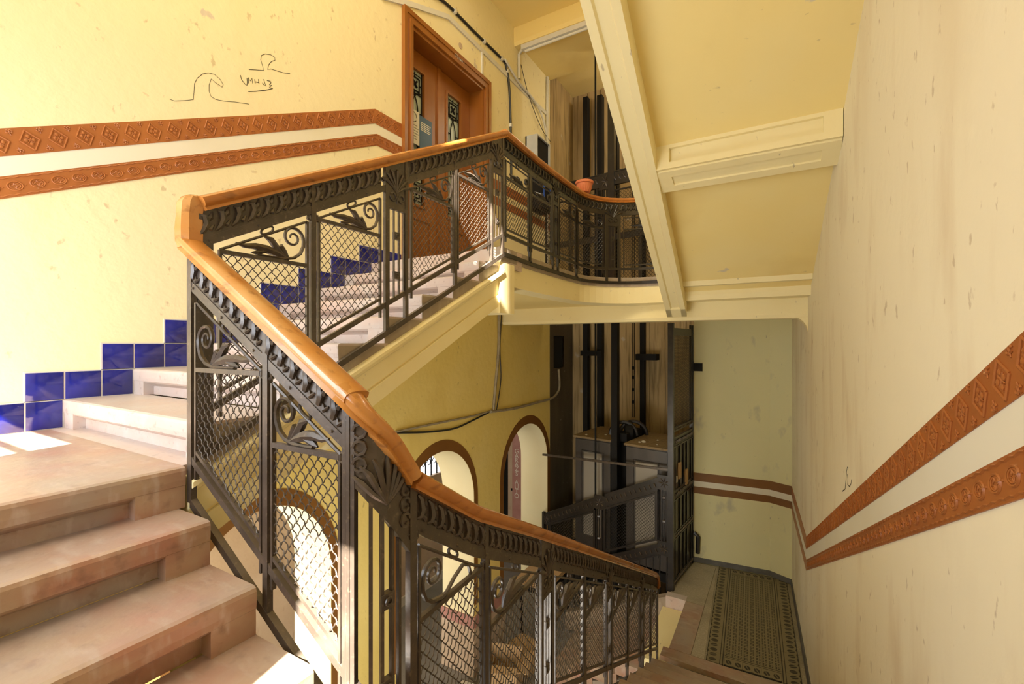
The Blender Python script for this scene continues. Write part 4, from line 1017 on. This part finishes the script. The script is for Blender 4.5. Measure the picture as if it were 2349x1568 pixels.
# corner: cast acanthus plate and rods
q1 = s1(1.02)
mb = MB(); R1.strip(mb, 0.0, q1, lambda q: R1.N(q)+0.645, lambda q: R1.N(q)+0.835, 0.012, seg=8); ac = mb.build('acanthus_plate', 'iron', r1)
mb = MB()
for sd in (1, -1):
    for k in range(-3, 4):
        qc = q1*0.5; z0 = R1.N(qc)+0.665
        an = k*0.30
        R1.curve(mb, [(qc, z0, 0.008*sd), (qc+0.035*math.sin(an)*1.3, z0+0.055*math.cos(an), 0.011*sd), (qc+0.062*math.sin(an)*1.3, z0+0.108*math.cos(an), 0.012*sd), (qc+0.074*math.sin(an*1.3)*1.3, z0+0.135*math.cos(an), 0.008*sd)], [0.005, 0.009, 0.010, 0.004], 6, .9)
    for sg in (1, -1):
        for j in range(3):
            qq, zz = q1*(0.5+sg*0.33), R1.N(q1*(0.5+sg*0.33))+0.69+j*0.045
            R1.curve(mb, [(qq+0.017*math.cos(t*0.8)*sg, zz+0.019*math.sin(t*0.8), 0.009*sd) for t in range(8)], 0.0055, 5, .9)
mb.build('acanthus_relief', 'iron', ac, smooth=True)
mb = MB(); R1.strip(mb, 0.0, q1, lambda q: R1.N(q)+0.615, lambda q: R1.N(q)+0.65, 0.018, seg=8); mb.build('cross_bar', 'iron', r1)
R1.post(q1*0.04, wd=0.03, cap=False); R1.post(q1, wd=0.03)
for f in (0.30, 0.44, 0.60, 0.74):
    mb = MB(); q = q1*f; R1.vbar(mb, q, R1.N(q)-0.05, R1.N(q)+0.62, 0.010, 0.012); mb.build('rod', 'iron', r1)
for z in (0.16, 0.40):
    mb = MB(); q = q1*0.52; R1.vbar(mb, q, R1.N(q)+z-0.022, R1.N(q)+z+0.022, 0.040, 0.020)
    for sd in (1, -1): R1.curve(mb, [(q+0.010*math.cos(t*0.75), R1.N(q)+z+0.010*math.sin(t*0.75), 0.011*sd) for t in range(9)], 0.0035, 5)
    mb.build('rosette', 'iron', r1, smooth=True)
R1.toprail(q1, R1.len)
R1.frieze(s1(1.035), s1(1.435), sp=0.05); R1.frieze(s1(1.455), s1(1.94), sp=0.05)
R1.panel(s1(1.035), s1(1.435), 'loop'); R1.post(s1(1.445)); R1.panel(s1(1.458), s1(1.94)); R1.newel(s1(1.955), s1(2.11))
for (a, b, c_, d_) in ((2.125, 2.585, 2.615, 3.06), (3.225, 3.68, 3.71, 4.16)):
    R1.frieze(s1(a), s1(d_), sp=0.05); R1.panel(s1(a), s1(b), cell=0.044); R1.post(s1((b+c_)/2)); R1.panel(s1(c_), s1(d_), cell=0.044); R1.newel(s1(d_+0.012), s1(d_+0.155), rods=3)
R1.frieze(s1(4.33), R1.len-0.03, sp=0.05); R1.panel(s1(4.33), s1(4.66), cell=0.044); R1.post(s1(4.675)); R1.panel(s1(4.69), s1(5.02), cell=0.044); R1.post(R1.len-0.012, wd=0.03)
handrail(R1, 0.0, s1(1.03), 'woodworn', k=1.06, step=0.02)
handrail(R1, s1(1.034), s1(2.35), 'wood', k=1.03)
handrail(R1, s1(2.353), s1(4.90), 'wood', k=1.0)
P = [Vector(R1.W(s1(4.895), R1.N(s1(4.895))+0.885)), Vector(R1.W(s1(4.97), R1.N(s1(4.97))+0.872)), Vector(R1.W(s1(5.03), R1.N(s1(5.03))+0.83)), Vector(R1.W(s1(5.055), R1.N(s1(5.05))+0.76))]
sweep_wood(P, 'wood', 'handrail_end', r1, 0.98)

# ------------------------------------------------------------------ lift: cage, car, guides
C1 = Vector((-1.24, 6.36)); CL = Vector((-3.29, 6.62)); C2 = Vector((-1.12, 7.34))
e1 = (CL-C1).normalized(); LE = (CL-C1).length; n1v = Vector((e1.y, -e1.x))
if n1v.y > 0: n1v = -n1v
def FC(q, z, o=0.0): p = C1+e1*q+n1v*o; return (p.x, p.y, z)
e2 = (C2-C1).normalized(); LS = (C2-C1).length; n2v = Vector((e2.y, -e2.x))
def SC(q, z, o=0.0): p = C1+e2*q+n2v*o; return (p.x, p.y, z)
cage = thing('lift_cage', (C1.x, C1.y, ZT), 'black iron lift cage of mesh panels and ornamental bands on the tiled landing', 'cage')
def fbar(mb, F, q0, z0, q1, z1, wd, t):   # straight bar in a cage face, wd measured vertically or across
    if abs(q1-q0) < 1e-6: pts = [(q0-wd/2, z0), (q0+wd/2, z0), (q0+wd/2, z1), (q0-wd/2, z1)]
    else: pts = [(q0, z0-wd/2), (q1, z1-wd/2), (q1, z1+wd/2), (q0, z0+wd/2)]
    mb.add([F(q, z, o) for o in (-t/2, t/2) for q, z in pts], [(0, 3, 2, 1), (4, 5, 6, 7), (0, 1, 5, 4), (1, 2, 6, 5), (2, 3, 7, 6), (3, 0, 4, 7)]); return mb
def band(F, zf, q0, q1, h, name='ornament_band', sp=0.055, n=None):
    mb = MB(); k = max(1, int((q1-q0)/0.5))
    mb.add([F(q, zf(q)-d, o) for o in (-0.012, 0.012) for q, d in ((q0, h), (q1, h), (q1, 0), (q0, 0))], [(0, 3, 2, 1), (4, 5, 6, 7), (0, 1, 5, 4), (1, 2, 6, 5), (2, 3, 7, 6), (3, 0, 4, 7)])
    for d in (0.008, h-0.008): fbar(mb, F, q0, zf(q0)-d, q1, zf(q1)-d, 0.018, 0.04)
    o = mb.build(name, 'iron_black', cage); mb = MB()
    m = int((q1-q0)/sp)
    for i in range(m):
        q = q0+(i+0.5)*(q1-q0)/m; z = zf(q)-h/2
        mb.tube([F(q-sp*0.35, zf(q-sp*0.35)-h*0.68, 0.012), F(q-sp*.1, z-h*0.08, 0.02), F(q+sp*0.12, z+h*0.12, 0.02), F(q+sp*0.38, zf(q+sp*0.38)-h*0.34, 0.012)], [0.003, 0.012, 0.011, 0.003], 5)
    mb.build('relief', 'iron', o, smooth=True, kind='stuff')
def cmesh(F, zlo, zhi, q0, q1, cell, parent):
    mb = MB(); slope = 1.0; r = 0.0024
    zmin = min(zlo(q0), zlo(q1)); zmax = max(zhi(q0), zhi(q1))
    for dr in (1, -1):
        c = zmin-slope*(q1-q0) if dr > 0 else zmin; ce = zmax if dr > 0 else zmax+slope*(q1-q0)
        while c < ce:
            pts = []
            for i in range(61):
                q = lerp(q0, q1, i/60); z = c+dr*slope*(q-q0)
                if zlo(q) <= z <= zhi(q): pts.append((q, z))
            if len(pts) > 1: mb.tube([F(*pts[0], 0.002*dr), F(*pts[-1], 0.002*dr)], r, 4)
            c += cell
    mb.build('wire_mesh', 'iron_black', parent, kind='stuff')
def rosette_block(F, q, z, h):
    mb = MB(); fbar(mb, F, q, z-h/2, q, z+h/2, h*0.92, 0.034); o = mb.build('corner_block', 'iron_black', cage); mb = MB()
    for k in range(7):
        an = 2*PI*k/7; mb.tube([F(q+0.01*math.cos(an), z+0.01*math.sin(an), 0.018), F(q+h*0.2*math.cos(an), z+h*0.2*math.sin(an), 0.026), F(q+h*0.38*math.cos(an), z+h*0.38*math.sin(an), 0.018)], [0.003, 0.010, 0.003], 5)
    mb.build('leaf_rosette', 'iron', o, smooth=True)
SLP = -0.49
TOP = lambda q: -1.745+SLP*q      # sloping top of the lower front screen
FQ = LE-0.02
# corner posts from the landing to the beam, and upwards
for nm, F, q, z0, z1, wd in (('corner_post', FC, 0.0, ZT-0.2, 0.27, 0.075), ('corner_post', SC, LS-0.04, ZT, 0.27, 0.05), ('corner_post', FC, LE-0.02, ZG, -2.72, 0.04)):
    mb = MB(); fbar(mb, F, q, z0, q, z1, wd, 0.05); mb.build(nm, 'iron_black', cage)
band(FC, TOP, 0.18, 0.96, 0.19, sp=0.07); band(FC, TOP, 1.14, FQ-0.05, 0.19, sp=0.07)
rosette_block(FC, 0.09, TOP(0.09)-0.10, 0.20); rosette_block(FC, 1.05, TOP(1.05)-0.10, 0.20); rosette_block(FC, FQ-0.06, TOP(FQ)-0.08, 0.16)
BOT = lambda q: TOP(q)-0.86
band(FC, lambda q: BOT(q)-0.05, 0.16, FQ, 0.16, sp=0.07); rosette_block(FC, 0.09, BOT(0.09)-0.13, 0.19)
for (a, b) in ((0.20, 0.97), (1.14, FQ-0.12)):
    mb = MB()
    for q in (a, b): fbar(mb, FC, q, BOT(q), q, TOP(q)-0.18, 0.035, 0.03)
    fbar(mb, FC, a, BOT(a)+0.02, b, BOT(b)+0.02, 0.03, 0.03); fbar(mb, FC, a, TOP(a)-0.21, b, TOP(b)-0.21, 0.028, 0.03)
    o = mb.build('screen_frame', 'iron_black', cage)
    cmesh(FC, lambda q: BOT(q)+0.03, lambda q: TOP(q)-0.22, a, b, 0.046, o)
for q in (0.05, 0.09, 0.13, 1.02, 1.06, 1.10, FQ-0.09, FQ-0.05):
    mb = MB(); fbar(mb, FC, q, BOT(q)-0.2, q, TOP(q)-0.14, 0.014, 0.02); mb.build('upright', 'iron_black', cage)
for q in (0.09, 1.06):
    for f in (0.3, 0.62):
        mb = MB(); z = TOP(q)-f; mb.tube([FC(q-0.015, z, 0.015), FC(q+0.015, z, 0.022)], 0.022, 7); mb.build('boss', 'iron', cage, smooth=True)
for i in range(22):   # lower infill below the second band
    q = 0.06+i*0.095
    if q < FQ: fbar(MB(), FC, q, BOT(q)-0.75, q, BOT(q)-0.17, 0.012, 0.015).build('lower_bar', 'iron_black', cage)
mb = MB(); fbar(mb, FC, 0.0, -1.70, LE, -1.80, 0.032, 0.03); mb.build('tie_bar', 'iron', cage)   # level bar across the shaft
# side facing the landing: door with panels, letter slots and a mesh top
sd_ = [(ZT+0.02, ZT+0.10), (ZT+0.62, ZT+0.72), (ZT+1.15, ZT+1.30), (ZT+1.88, ZT+2.02), (ZT+2.10, ZT+2.15)]
for a, b in sd_: band(SC, (lambda b: (lambda q: b))(b), 0.02, LS-0.05, b-a, sp=0.06)
for a, b in ((ZT+0.10, ZT+0.62), (ZT+0.72, ZT+1.15), (ZT+1.30, ZT+1.88)):
    mb = MB(); fbar(mb, SC, LS/2-0.02, a, LS/2-0.02, b, LS-0.14, 0.02); o = mb.build('door_panel', 'iron_black', cage)
    for q in (0.12, 0.32, LS/2, LS-0.34, LS-0.14):
        mb = MB(); fbar(mb, SC, q, a, q, b, 0.03, 0.05); mb.build('stile', 'iron_black', o)
for q, z, m in ((0.30, ZT+1.42, 'cardboard'), (0.62, ZT+1.26, 'cardboard'), (0.16, ZT+1.40, 'boxwhite')):
    mb = MB(); fbar(mb, SC, q, z, q, z+(0.22 if m == 'cardboard' else 0.08), 0.10 if m == 'cardboard' else 0.04, 0.062); mb.build('card', m, cage)
mb = MB()
for q in (0.06, LS-0.09): fbar(mb, SC, q, ZT+2.15, q, 0.27, 0.05, 0.03)
fbar(mb, SC, 0.04, 0.16, LS-0.06, 0.16, 0.10, 0.03); o = mb.build('top_frame', 'iron_black', cage)
cmesh(SC, lambda q: ZT+2.15, lambda q: 0.12, 0.08, LS-0.1, 0.036, o)
MB().tube([SC(LS-0.02, ZT+0.45, 0.03), SC(LS-0.02, ZT+0.40, 0.09), SC(LS-0.02, ZT+0.15, 0.08)], 0.03, 7).build('hinge', 'iron_black', cage, smooth=True)
# bracket on the far wall
tag(MB().box(-1.10, YF-0.03, 0.20-0.62, -0.98, YF+0.02, 0.20-0.50).build('pipe_bracket', 'black'), 'small black iron bracket on the pale green wall beside the lift cage', 'bracket')
# upper storey screen
cage2 = thing('lift_cage', (C1.x, C1.y, ZL), 'black iron lift screen with level frieze on the upper landing behind the flower pot', 'cage')
cage_, cage = cage, cage2
T2 = lambda q: 2.50
band(FC, T2, 0.10, 0.85, 0.20, sp=0.075); band(FC, T2, 1.06, 2.0, 0.20, sp=0.075); rosette_block(FC, 0.95, 2.38, 0.24)
for (a, b) in ((0.08, 0.42), (0.44, 0.84), (1.10, 1.55), (1.57, 2.0)):
    mb = MB()
    for q in (a, b): fbar(mb, FC, q, ZL, q, 2.30, 0.022, 0.025)
    fbar(mb, FC, a, 2.22, b, 2.22, 0.02, 0.02); fbar(mb, FC, a, 1.55, b, 1.55, 0.09, 0.02); fbar(mb, FC, a, ZL+0.1, b, ZL+0.1, 0.06, 0.02)
    o = mb.build('screen_frame', 'iron_black', cage)
    cmesh(FC, lambda q: ZL+0.12, lambda q: 2.21, a, b, 0.055, o)
for q in (0.90, 0.94, 0.98, 1.02):
    mb = MB(); fbar(mb, FC, q, ZL, q, 2.28, 0.014, 0.02); mb.build('upright', 'iron_black', cage)
mb = MB(); fbar(mb, FC, 0.0, ZL, 0.0, 4.45, 0.09, 0.08); mb.build('corner_post', 'iron_black', cage)
mb = MB(); fbar(mb, FC, 0.86, ZL, 0.86, 4.45, 0.10, 0.07); mb.build('corner_post', 'iron_black', cage)
cage = cage_
# guides and ropes
def vert(name, x, y, r, z0, z1, mat, label, cat, group=None, sq=False):
    mb = MB()
    if sq: mb.box(x-r, y-r*1.4, z0, x+r, y+r*1.4, z1)
    else: mb.tube([(x, y, z0), (x, y, z1)], r, 7)
    o = mb.build(name, mat, origin=(x, y, z0)); return tag(o, label, cat, group)
for (x, y, r, lab) in ((-2.96, 7.70, 0.042, 'black steel lift guide rail next to the dark shaft wall'), (-2.72, 7.77, 0.045, 'black steel lift guide rail second from the dark shaft wall'),
                       (-2.10, 6.66, 0.045, 'thick black lift guide rail in front of the lift car roof'), (-1.98, 7.79, 0.038, 'black lift guide rail on the back wall of the shaft behind the pulley')):
    vert('guide_rail', x, y, r, ZG, 4.38, 'black', lab, 'rail', sq=True)
vert('lift_cable', -2.38, 6.57, 0.014, ZG, 4.38, 'black', 'single thin black cable hanging in front of the lift car left door', 'cable')
for dx in (-0.02, 0.015): vert('hoist_rope', -2.02+dx, 7.35, 0.007, -1.20, 4.38, 'black', 'thin steel hoist rope rising from the pulley on the lift car', 'rope', 'hoist ropes of the lift car')
rc = thing('rope_clamp', (-2.025, 7.35, -0.98), 'row of small black clamps on the hoist ropes above the pulley', 'clamp')
for z in (-0.95, -0.75, -0.55, -0.40): MB().lathe([(0.004, -0.03), (0.022, -0.02), (0.022, 0.02), (0.004, 0.03)], (-2.025, 7.35, z), 8).build('clamp', 'black', rc, smooth=True)
mb = MB(); mb.box(-2.06, 7.62, -0.28, -1.72, 7.88, -0.18); tag(mb.build('rail_bracket', 'black'), 'black bracket fixing a guide rail to the stained shaft wall', 'bracket')
mb = MB(); mb.box(-3.05, 7.64, -0.22, -2.66, 7.74, -0.13); tag(mb.build('rail_bracket', 'black'), 'black cross bracket joining two guide rails by the dark shaft wall', 'bracket')
# car
car = thing('lift_car', (-2.05, 7.1, ZT), 'dark wooden lift car with grey panels and a dusty roof inside the cage', 'elevator')
def carpoint(q, d, z): p = C1+e1*q-n1v*d; return (p.x, p.y, z)
def cbox(mb, q0, q1, d0, d1, z0, z1):
    mb.hexa([carpoint(q0, d0, z0), carpoint(q1, d0, z0), carpoint(q1, d1, z0), carpoint(q0, d1, z0)], [carpoint(q0, d0, z1), carpoint(q1, d0, z1), carpoint(q1, d1, z1), carpoint(q0, d1, z1)]); return mb
CZ = -1.46
cbox(MB(), 0.10, 0.70, 0.16, 1.15, ZT+0.12, CZ-0.03).build('cabin', 'carbody', car); cbox(MB(), 0.98, 1.58, 0.22, 1.15, ZT+0.12, CZ-0.03).build('cabin', 'carbody', car)
cbox(MB(), 0.70, 0.98, 0.45, 1.15, ZT+0.12, CZ-0.06).build('cabin_middle', 'black', car)
cbox(MB(), 0.06, 0.73, 0.13, 1.17, CZ-0.03, CZ).build('roof', 'cartop', car); cbox(MB(), 0.95, 1.62, 0.19, 1.17, CZ-0.03, CZ).build('roof', 'cartop', car)
for q0, d in ((0.10, 0.16), (0.98, 0.22)):
    p = cbox(MB(), q0+0.13, q0+0.47, d-0.006, d, ZT+0.3, CZ-0.24).build('panel', 'carpanel', car)
    F = lambda u, v, s: carpoint(u, d-s, v)
    frame('panel_frame', F, q0+0.0, q0+0.60, ZT+0.14, CZ-0.05, 0.11, 0.16, 0.014, 'carbody', car)
    frame('panel_bead', F, q0+0.12, q0+0.48, ZT+0.29, CZ-0.22, 0.018, 0.018, 0.020, 'carbody', car)
cbox(MB(), 0.02, 1.7, 0.14, 1.2, ZT-0.02, ZT+0.10).build('floor_frame', 'black', car)
mb = MB()   # pulley crosshead on the roof
cx = carpoint(0.84, 0.62, CZ)
for o_ in (-0.06, 0.06):
    mb.tube([(cx[0]+o_*1.0+0.20*math.cos(t*PI/12)*0.96, cx[1]-0.1+0.20*math.cos(t*PI/12)*0.3+o_, CZ+0.05+0.20*math.sin(t*PI/12)) for t in range(0, 13)], 0.028, 6)
mb.build('pulley_guard', 'iron_black', car, smooth=True)
MB().tube([(cx[0]-0.05, cx[1]-0.12, CZ+0.10), (cx[0]+0.05, cx[1]-0.08, CZ+0.10)], 0.13, 16).build('pulley', 'black', car, smooth=True)
cbox(MB(), 0.76, 0.92, 0.30, 0.9, CZ-0.02, CZ+0.10).build('crosshead', 'black', car)
for (q, d, s_) in ((0.52, 0.35, 0.035), (0.16, 0.50, 0.03), (0.56, 0.30, 0.022), (1.45, 0.32, 0.022), (1.2, 0.5, 0.02), (0.40, 0.6, 0.018), (0.3, 0.3, 0.015)):
    p = carpoint(q, d, CZ); mb = MB(); mb.lathe([(s_*0.3, -0.003), (s_, 0.004), (s_*0.8, s_*0.6), (s_*0.2, s_*0.8)], p, 6)
    tag(mb.build('plaster_crumb', 'paper', origin=p), 'white crumb of fallen plaster on the dusty lift car roof', 'plaster', 'plaster crumbs on the lift car roof')

# ------------------------------------------------------------------ cables, conduits and boxes on the left wall
def wire(name, pts, r, mat, label, cat, off=0.0, flat=None, group=None):
    P = [Vector((XW+off+r, y, z)) for y, z in pts]; Q = []
    for i in range(len(P)-1):
        for k in range(6):
            t = k/6; p0 = P[max(i-1, 0)]; p1 = P[i]; p2 = P[i+1]; p3 = P[min(i+2, len(P)-1)]
            Q.append(0.5*((2*p1)+(p2-p0)*t+(2*p0-5*p1+4*p2-p3)*t*t+(3*p1-p0-3*p2+p3)*t**3))
    Q.append(P[-1]); mb = MB(); mb.tube(Q, r, 6, flat=flat)
    return tag(mb.build(name, mat, smooth=True, origin=tuple(P[0])), label, cat, group)
mb = MB()
tr = [(3.15, 3.34), (3.58, 3.53), (4.17, 3.77), (6.77, 3.775)]
for (a, b), (c, d) in zip(tr, tr[1:]):
    mb.hexa([(XW, a, b-0.028), (XW+0.018, a, b-0.028), (XW+0.018, c, d-0.028), (XW, c, d-0.028)], [(XW, a, b+0.028), (XW+0.018, a, b+0.028), (XW+0.018, c, d+0.028), (XW, c, d+0.028)])
tk = mb.build('cable_trunking', 'white'); tag(tk, 'white plastic cable trunking bent over the top of the brown door', 'trunking')
wire('black_cable', [(3.85, 3.82), (4.13, 3.894), (4.68, 3.90), (5.355, 3.915), (5.47, 3.849), (5.555, 3.54), (5.592, 2.842), (5.60, 2.3)], 0.016, 'cable', 'thick black cable clipped above the door and bending down the yellow wall', 'cable')
bc_ = bpy.data.objects['black_cable']
for y, z in ((4.28, 3.90), (4.9, 3.905), (5.33, 3.915), (5.49, 3.82), (5.585, 3.1)): MB().box(XW, y-0.02, z-0.022, XW+0.036, y+0.02, z+0.022).build('clip', 'white', bc_)
wire('white_cable', [(5.389, 3.928), (5.78, 3.806), (6.186, 3.771), (6.512, 3.665), (6.717, 3.375), (6.766, 3.0), (6.77, 2.2)], 0.017, 'white', 'cream cable sagging from the black cable to the lift shaft corner', 'cable', off=0.02)
wire('white_pipe', [(6.766, 4.38), (6.75, 3.3), (6.75, 1.2)], 0.022, 'white', 'vertical white pipe at the edge of the lift shaft', 'pipe')
MB_ = MB().box(XW, 4.855, 3.46, XW+0.02, 4.885, 3.75); tag(MB_.build('conduit_stub', 'white'), 'short vertical white conduit hanging from the trunking beside the door frame', 'conduit')
# fluorescent tube along the ceiling beam
tl = thing('tube_lamp', (-3.0, 5.76, 4.28), 'white tube lamp fixed under the yellow ceiling beam', 'lamp')
MB().box(-3.2, 5.73, 4.235, -1.6, 5.81, 4.30).build('housing', 'white', tl)
MB().tube([(-3.15, 5.77, 4.215), (-1.65, 5.77, 4.215)], 0.018, 10).build('tube', 'paper', tl, smooth=True)
mb = MB(); mb.tube([(-3.2, 5.77, 4.26), (-3.27, 5.80, 4.22), (-3.28, 5.82, 3.88)], 0.02, 6); tag(mb.build('lamp_cable', 'white', smooth=True), 'white cable duct running from the tube lamp down to the trunking', 'cable')
wire('thin_wire', [(5.85, 4.1), (6.1, 3.75), (6.5, 3.45), (6.85, 3.35)], 0.005, 'cable', 'thin black wire drooping beside the lift shaft', 'wire', off=0.03)
# meter box
bx = thing('meter_box', (XW, 6.2, 2.68), 'grey metal meter box hanging open on the yellow wall beside the lift shaft', 'box')
mb = MB(); mb.box(XW, 6.05, 2.68, XW+0.02, 6.50, 3.13)
for (a, b, c, d) in ((6.05, 6.07, 2.68, 3.13), (6.48, 6.50, 2.68, 3.13), (6.07, 6.48, 2.68, 2.70), (6.07, 6.48, 3.11, 3.13)): mb.box(XW, a, c, XW+0.20, b, d)
mb.build('case', 'metalgrey', bx); MB().box(XW+0.02, 6.07, 2.70, XW+0.17, 6.48, 3.11).build('interior', 'void', bx)
bb = thing('fuse_box', (XW, 6.5, 2.1), 'black fuse box with red and blue wires below the grey meter box', 'box')
MB().box(XW, 6.12, 2.05, XW+0.22, 6.54, 2.62).build('case', 'black', bb)
for (y, z, m) in ((6.16, 2.64, 'red'), (6.40, 2.64, 'red'), (6.53, 2.45, 'red')): MB().box(XW+0.19, y-0.02, z-0.03, XW+0.23, y+0.03, z+0.02).build('tag', m, bb)
for y in (6.22, 6.44): MB().tube([(XW+0.225, y, 2.62), (XW+0.23, y, 2.2)], 0.011, 6).build('wire', 'bluewire', bb)
tag(MB().tube([(XW+0.001, 4.415, 3.578), (XW+0.006, 4.415, 3.578)], 0.035, 12).build('wall_hole_rim', 'hallwall', origin=(XW, 4.415, 3.578)), 'small round hole in the plaster above the door', 'hole')
# cables below the landing
wire('grey_cable', [(3.326, -0.882), (3.677, -0.885), (4.116, -0.895), (4.631, -0.905), (5.079, -0.898)], 0.013, 'greycable', 'straight grey cable running above the brown arches', 'cable')
wire('grey_cable', [(3.326, -0.89), (3.816, -0.964), (4.279, -1.001), (4.631, -0.966), (5.026, -0.909)], 0.011, 'cable', 'sagging dark cable looped under the straight one above the arches', 'cable')
wire('grey_cable', [(5.05, -0.904), (5.716, -0.936), (6.405, -0.93), (6.916, -0.922), (7.141, -0.863), (7.249, -0.744), (7.213, -0.45)], 0.020, 'greycable', 'grey pipe from the arches to the dark shaft wall, bent up to the black niche', 'pipe')
wire('grey_cable', [(5.264, 0.43), (5.253, -0.077), (5.176, -0.546), (5.121, -0.892)], 0.020, 'greycable', 'vertical grey pipe from the landing underside down to the cables', 'pipe')
wire('grey_cable', [(5.321, 0.43), (5.275, -0.077), (5.298, -0.496), (5.187, -0.9)], 0.007, 'cable', 'thin dark wire hanging beside the vertical grey pipe', 'wire', off=0.02)

# ------------------------------------------------------------------ graffiti on the left wall
def strokes(name, S, r, label):
    mb = MB()
    for pts in S: mb.tube([(XW+0.001, y, z) for y, z in pts], r, 4, flat=((1, 0, 0), 0.4))
    tag(mb.build(name, 'ink'), label, 'graffiti')
strokes('graffiti_wave', [[(1.384, 1.533), (1.409, 1.533), (1.467, 1.562), (1.517, 1.592), (1.521, 1.64), (1.524, 1.698), (1.54, 1.743), (1.573, 1.788), (1.608, 1.813), (1.648, 1.823), (1.685, 1.806), (1.703, 1.78), (1.696, 1.76), (1.655, 1.77), (1.626, 1.782), (1.613, 1.734), (1.613, 1.691), (1.626, 1.662), (1.655, 1.657), (1.703, 1.668), (1.78, 1.697), (1.881, 1.728)]], 0.0016, 'large thin wave outline drawn in pen on the yellow wall')
strokes('graffiti_wave', [[(1.879, 1.977), (1.927, 1.999), (1.99, 2.026), (1.979, 2.058), (1.966, 2.093), (1.972, 2.129), (2.001, 2.156), (2.045, 2.173), (2.075, 2.17), (2.077, 2.149), (2.05, 2.126), (2.027, 2.088), (2.018, 2.048), (2.045, 2.067), (2.1, 2.078), (2.152, 2.091), (2.2, 2.112)]], 0.0019, 'small wave outline drawn in pen above the written letters')
strokes('graffiti_letters', [[(1.819, 1.905), (1.828, 1.876), (1.852, 1.857), (1.865, 1.855), (1.868, 1.879), (1.865, 1.907)], [(1.877, 1.875), (1.876, 1.916), (1.889, 1.898), (1.901, 1.925), (1.908, 1.889)], [(1.921, 1.926), (1.925, 1.899)], [(1.923, 1.909), (1.951, 1.918)], [(1.949, 1.941), (1.953, 1.909)],
    [(1.988, 1.96), (2.005, 1.919), (1.988, 1.921), (1.979, 1.93)], [(2.013, 1.964), (2.041, 1.971), (2.045, 1.963), (2.032, 1.94), (2.05, 1.947), (2.032, 1.922), (2.059, 1.926)], [(1.875, 1.815), (1.927, 1.842), (2.005, 1.888), (2.059, 1.926)]], 0.0026, 'handwritten black letters UMHSZ underlined on the yellow wall')

mb = MB()
for pts in ([[(3.468, -0.918), (3.362, -0.872), (3.335, -0.809), (3.321, -0.759), (3.29, -0.723), (3.268, -0.724)]], [[(3.299, -0.766), (3.272, -0.792), (3.281, -0.824), (3.229, -0.82), (3.187, -0.794), (3.17, -0.765)]]):
    mb.tube([(xr(y)-0.001, y, z) for y, z in pts[0]], 0.003, 4, flat=((1, 0, 0), 0.3))
tag(mb.build('graffiti_squiggle', 'ink'), 'small pen squiggle on the cream wall above the brown band', 'graffiti')

# ------------------------------------------------------------------ flower pot on the landing handrail
p = Vector(R4.W(s4(4.76), 0)); px, py, pz = p.x, p.y, ZL+0.03+0.885
pot = thing('flower_pot', (px, py, pz), 'orange terracotta plastic bowl pot standing on the landing handrail', 'pot')
n = 40; prof = [(0.045, 0.0), (0.060, 0.004), (0.078, 0.045), (0.086, 0.085), (0.088, 0.098)]
mb = MB(); mb.rings([[(px+(r+(0.0022 if k % 2 else -0.0015)*(1 if 0 < i else 0))*math.cos(2*PI*k/n), py+(r+(0.0022 if k % 2 else -0.0015)*(1 if 0 < i else 0))*math.sin(2*PI*k/n), pz+z) for k in range(n)] for i, (r, z) in enumerate(prof)])
mb.build('bowl', 'terracotta', pot, smooth=True)
MB().lathe([(0.084, 0.096), (0.098, 0.098), (0.101, 0.118), (0.096, 0.124), (0.088, 0.122), (0.084, 0.100)], (px, py, pz), 32).build('rim', 'terracotta', pot, smooth=True)

# ------------------------------------------------------------------ clutter on the ground floor by the last arch
def carton(x, y, z, sx, sy, sz, rot, mat, label, group=None, flaps=True):
    t = thing('cardboard_box', (x, y, z), label, 'box', group); t.rotation_euler = (0, 0, rot)
    def add(nm, a): mb = MB(); mb.box(*a); o = mb.build(nm, mat, None, origin=(0, 0, 0)); o.parent = t; return o
    for nm, a in (('side', (-sx/2, -sy/2, 0, sx/2, -sy/2+0.008, sz)), ('side', (-sx/2, sy/2-0.008, 0, sx/2, sy/2, sz)), ('side', (-sx/2, -sy/2, 0, -sx/2+0.008, sy/2, sz)), ('side', (sx/2-0.008, -sy/2, 0, sx/2, sy/2, sz)), ('bottom', (-sx/2, -sy/2, 0.0, sx/2, sy/2, 0.008))): add(nm, a)
    if flaps:
        o = add('flap', (-sx/2, -sy/2-0.12, sz-0.01, sx/2, -sy/2, sz)); o2 = add('flap', (sx/2, -sy/2, sz-0.05, sx/2+0.13, sy/2, sz-0.04))
    else: add('lid', (-sx/2, -sy/2, sz-0.008, sx/2, sy/2, sz))
    return t
carton(-2.88, 4.72, ZG, 0.42, 0.40, 0.42, 0.3, 'cardboard', 'open brown cardboard box with flaps beside the right arch')
carton(-2.85, 5.20, ZG, 0.34, 0.30, 0.30, -0.2, 'cardboard', 'closed brown cardboard box next to the open one', flaps=False)
carton(-3.08, 4.25, ZG, 0.28, 0.26, 0.22, 0.1, 'boxwhite', 'small pale box on the hall floor beside the cardboard boxes', flaps=False)
for i in range(5):
    mb = MB(); z = ZG+0.80+0.014*i
    mb.box(-3.22, 5.62+0.02*(i % 2), z, -2.72, 6.5-0.02*i, z+0.011)
    tag(mb.build('cardboard_sheet', 'cardboard'), 'flat brown cardboard sheet in the stack beside the arch', 'cardboard', 'flat cardboard sheets stacked beside the arch')
mb = MB(); mb.box(-3.20, 5.66, ZG+0.70, -2.74, 6.46, ZG+0.80)
for a, b in ((-3.18, 5.68), (-2.78, 5.68), (-3.18, 6.42), (-2.78, 6.42)): mb.box(a, b, ZG, a+0.03, b+0.03, ZG+0.70)
tag(mb.build('hall_table', 'black'), 'black low table under the stacked cardboard sheets', 'table')
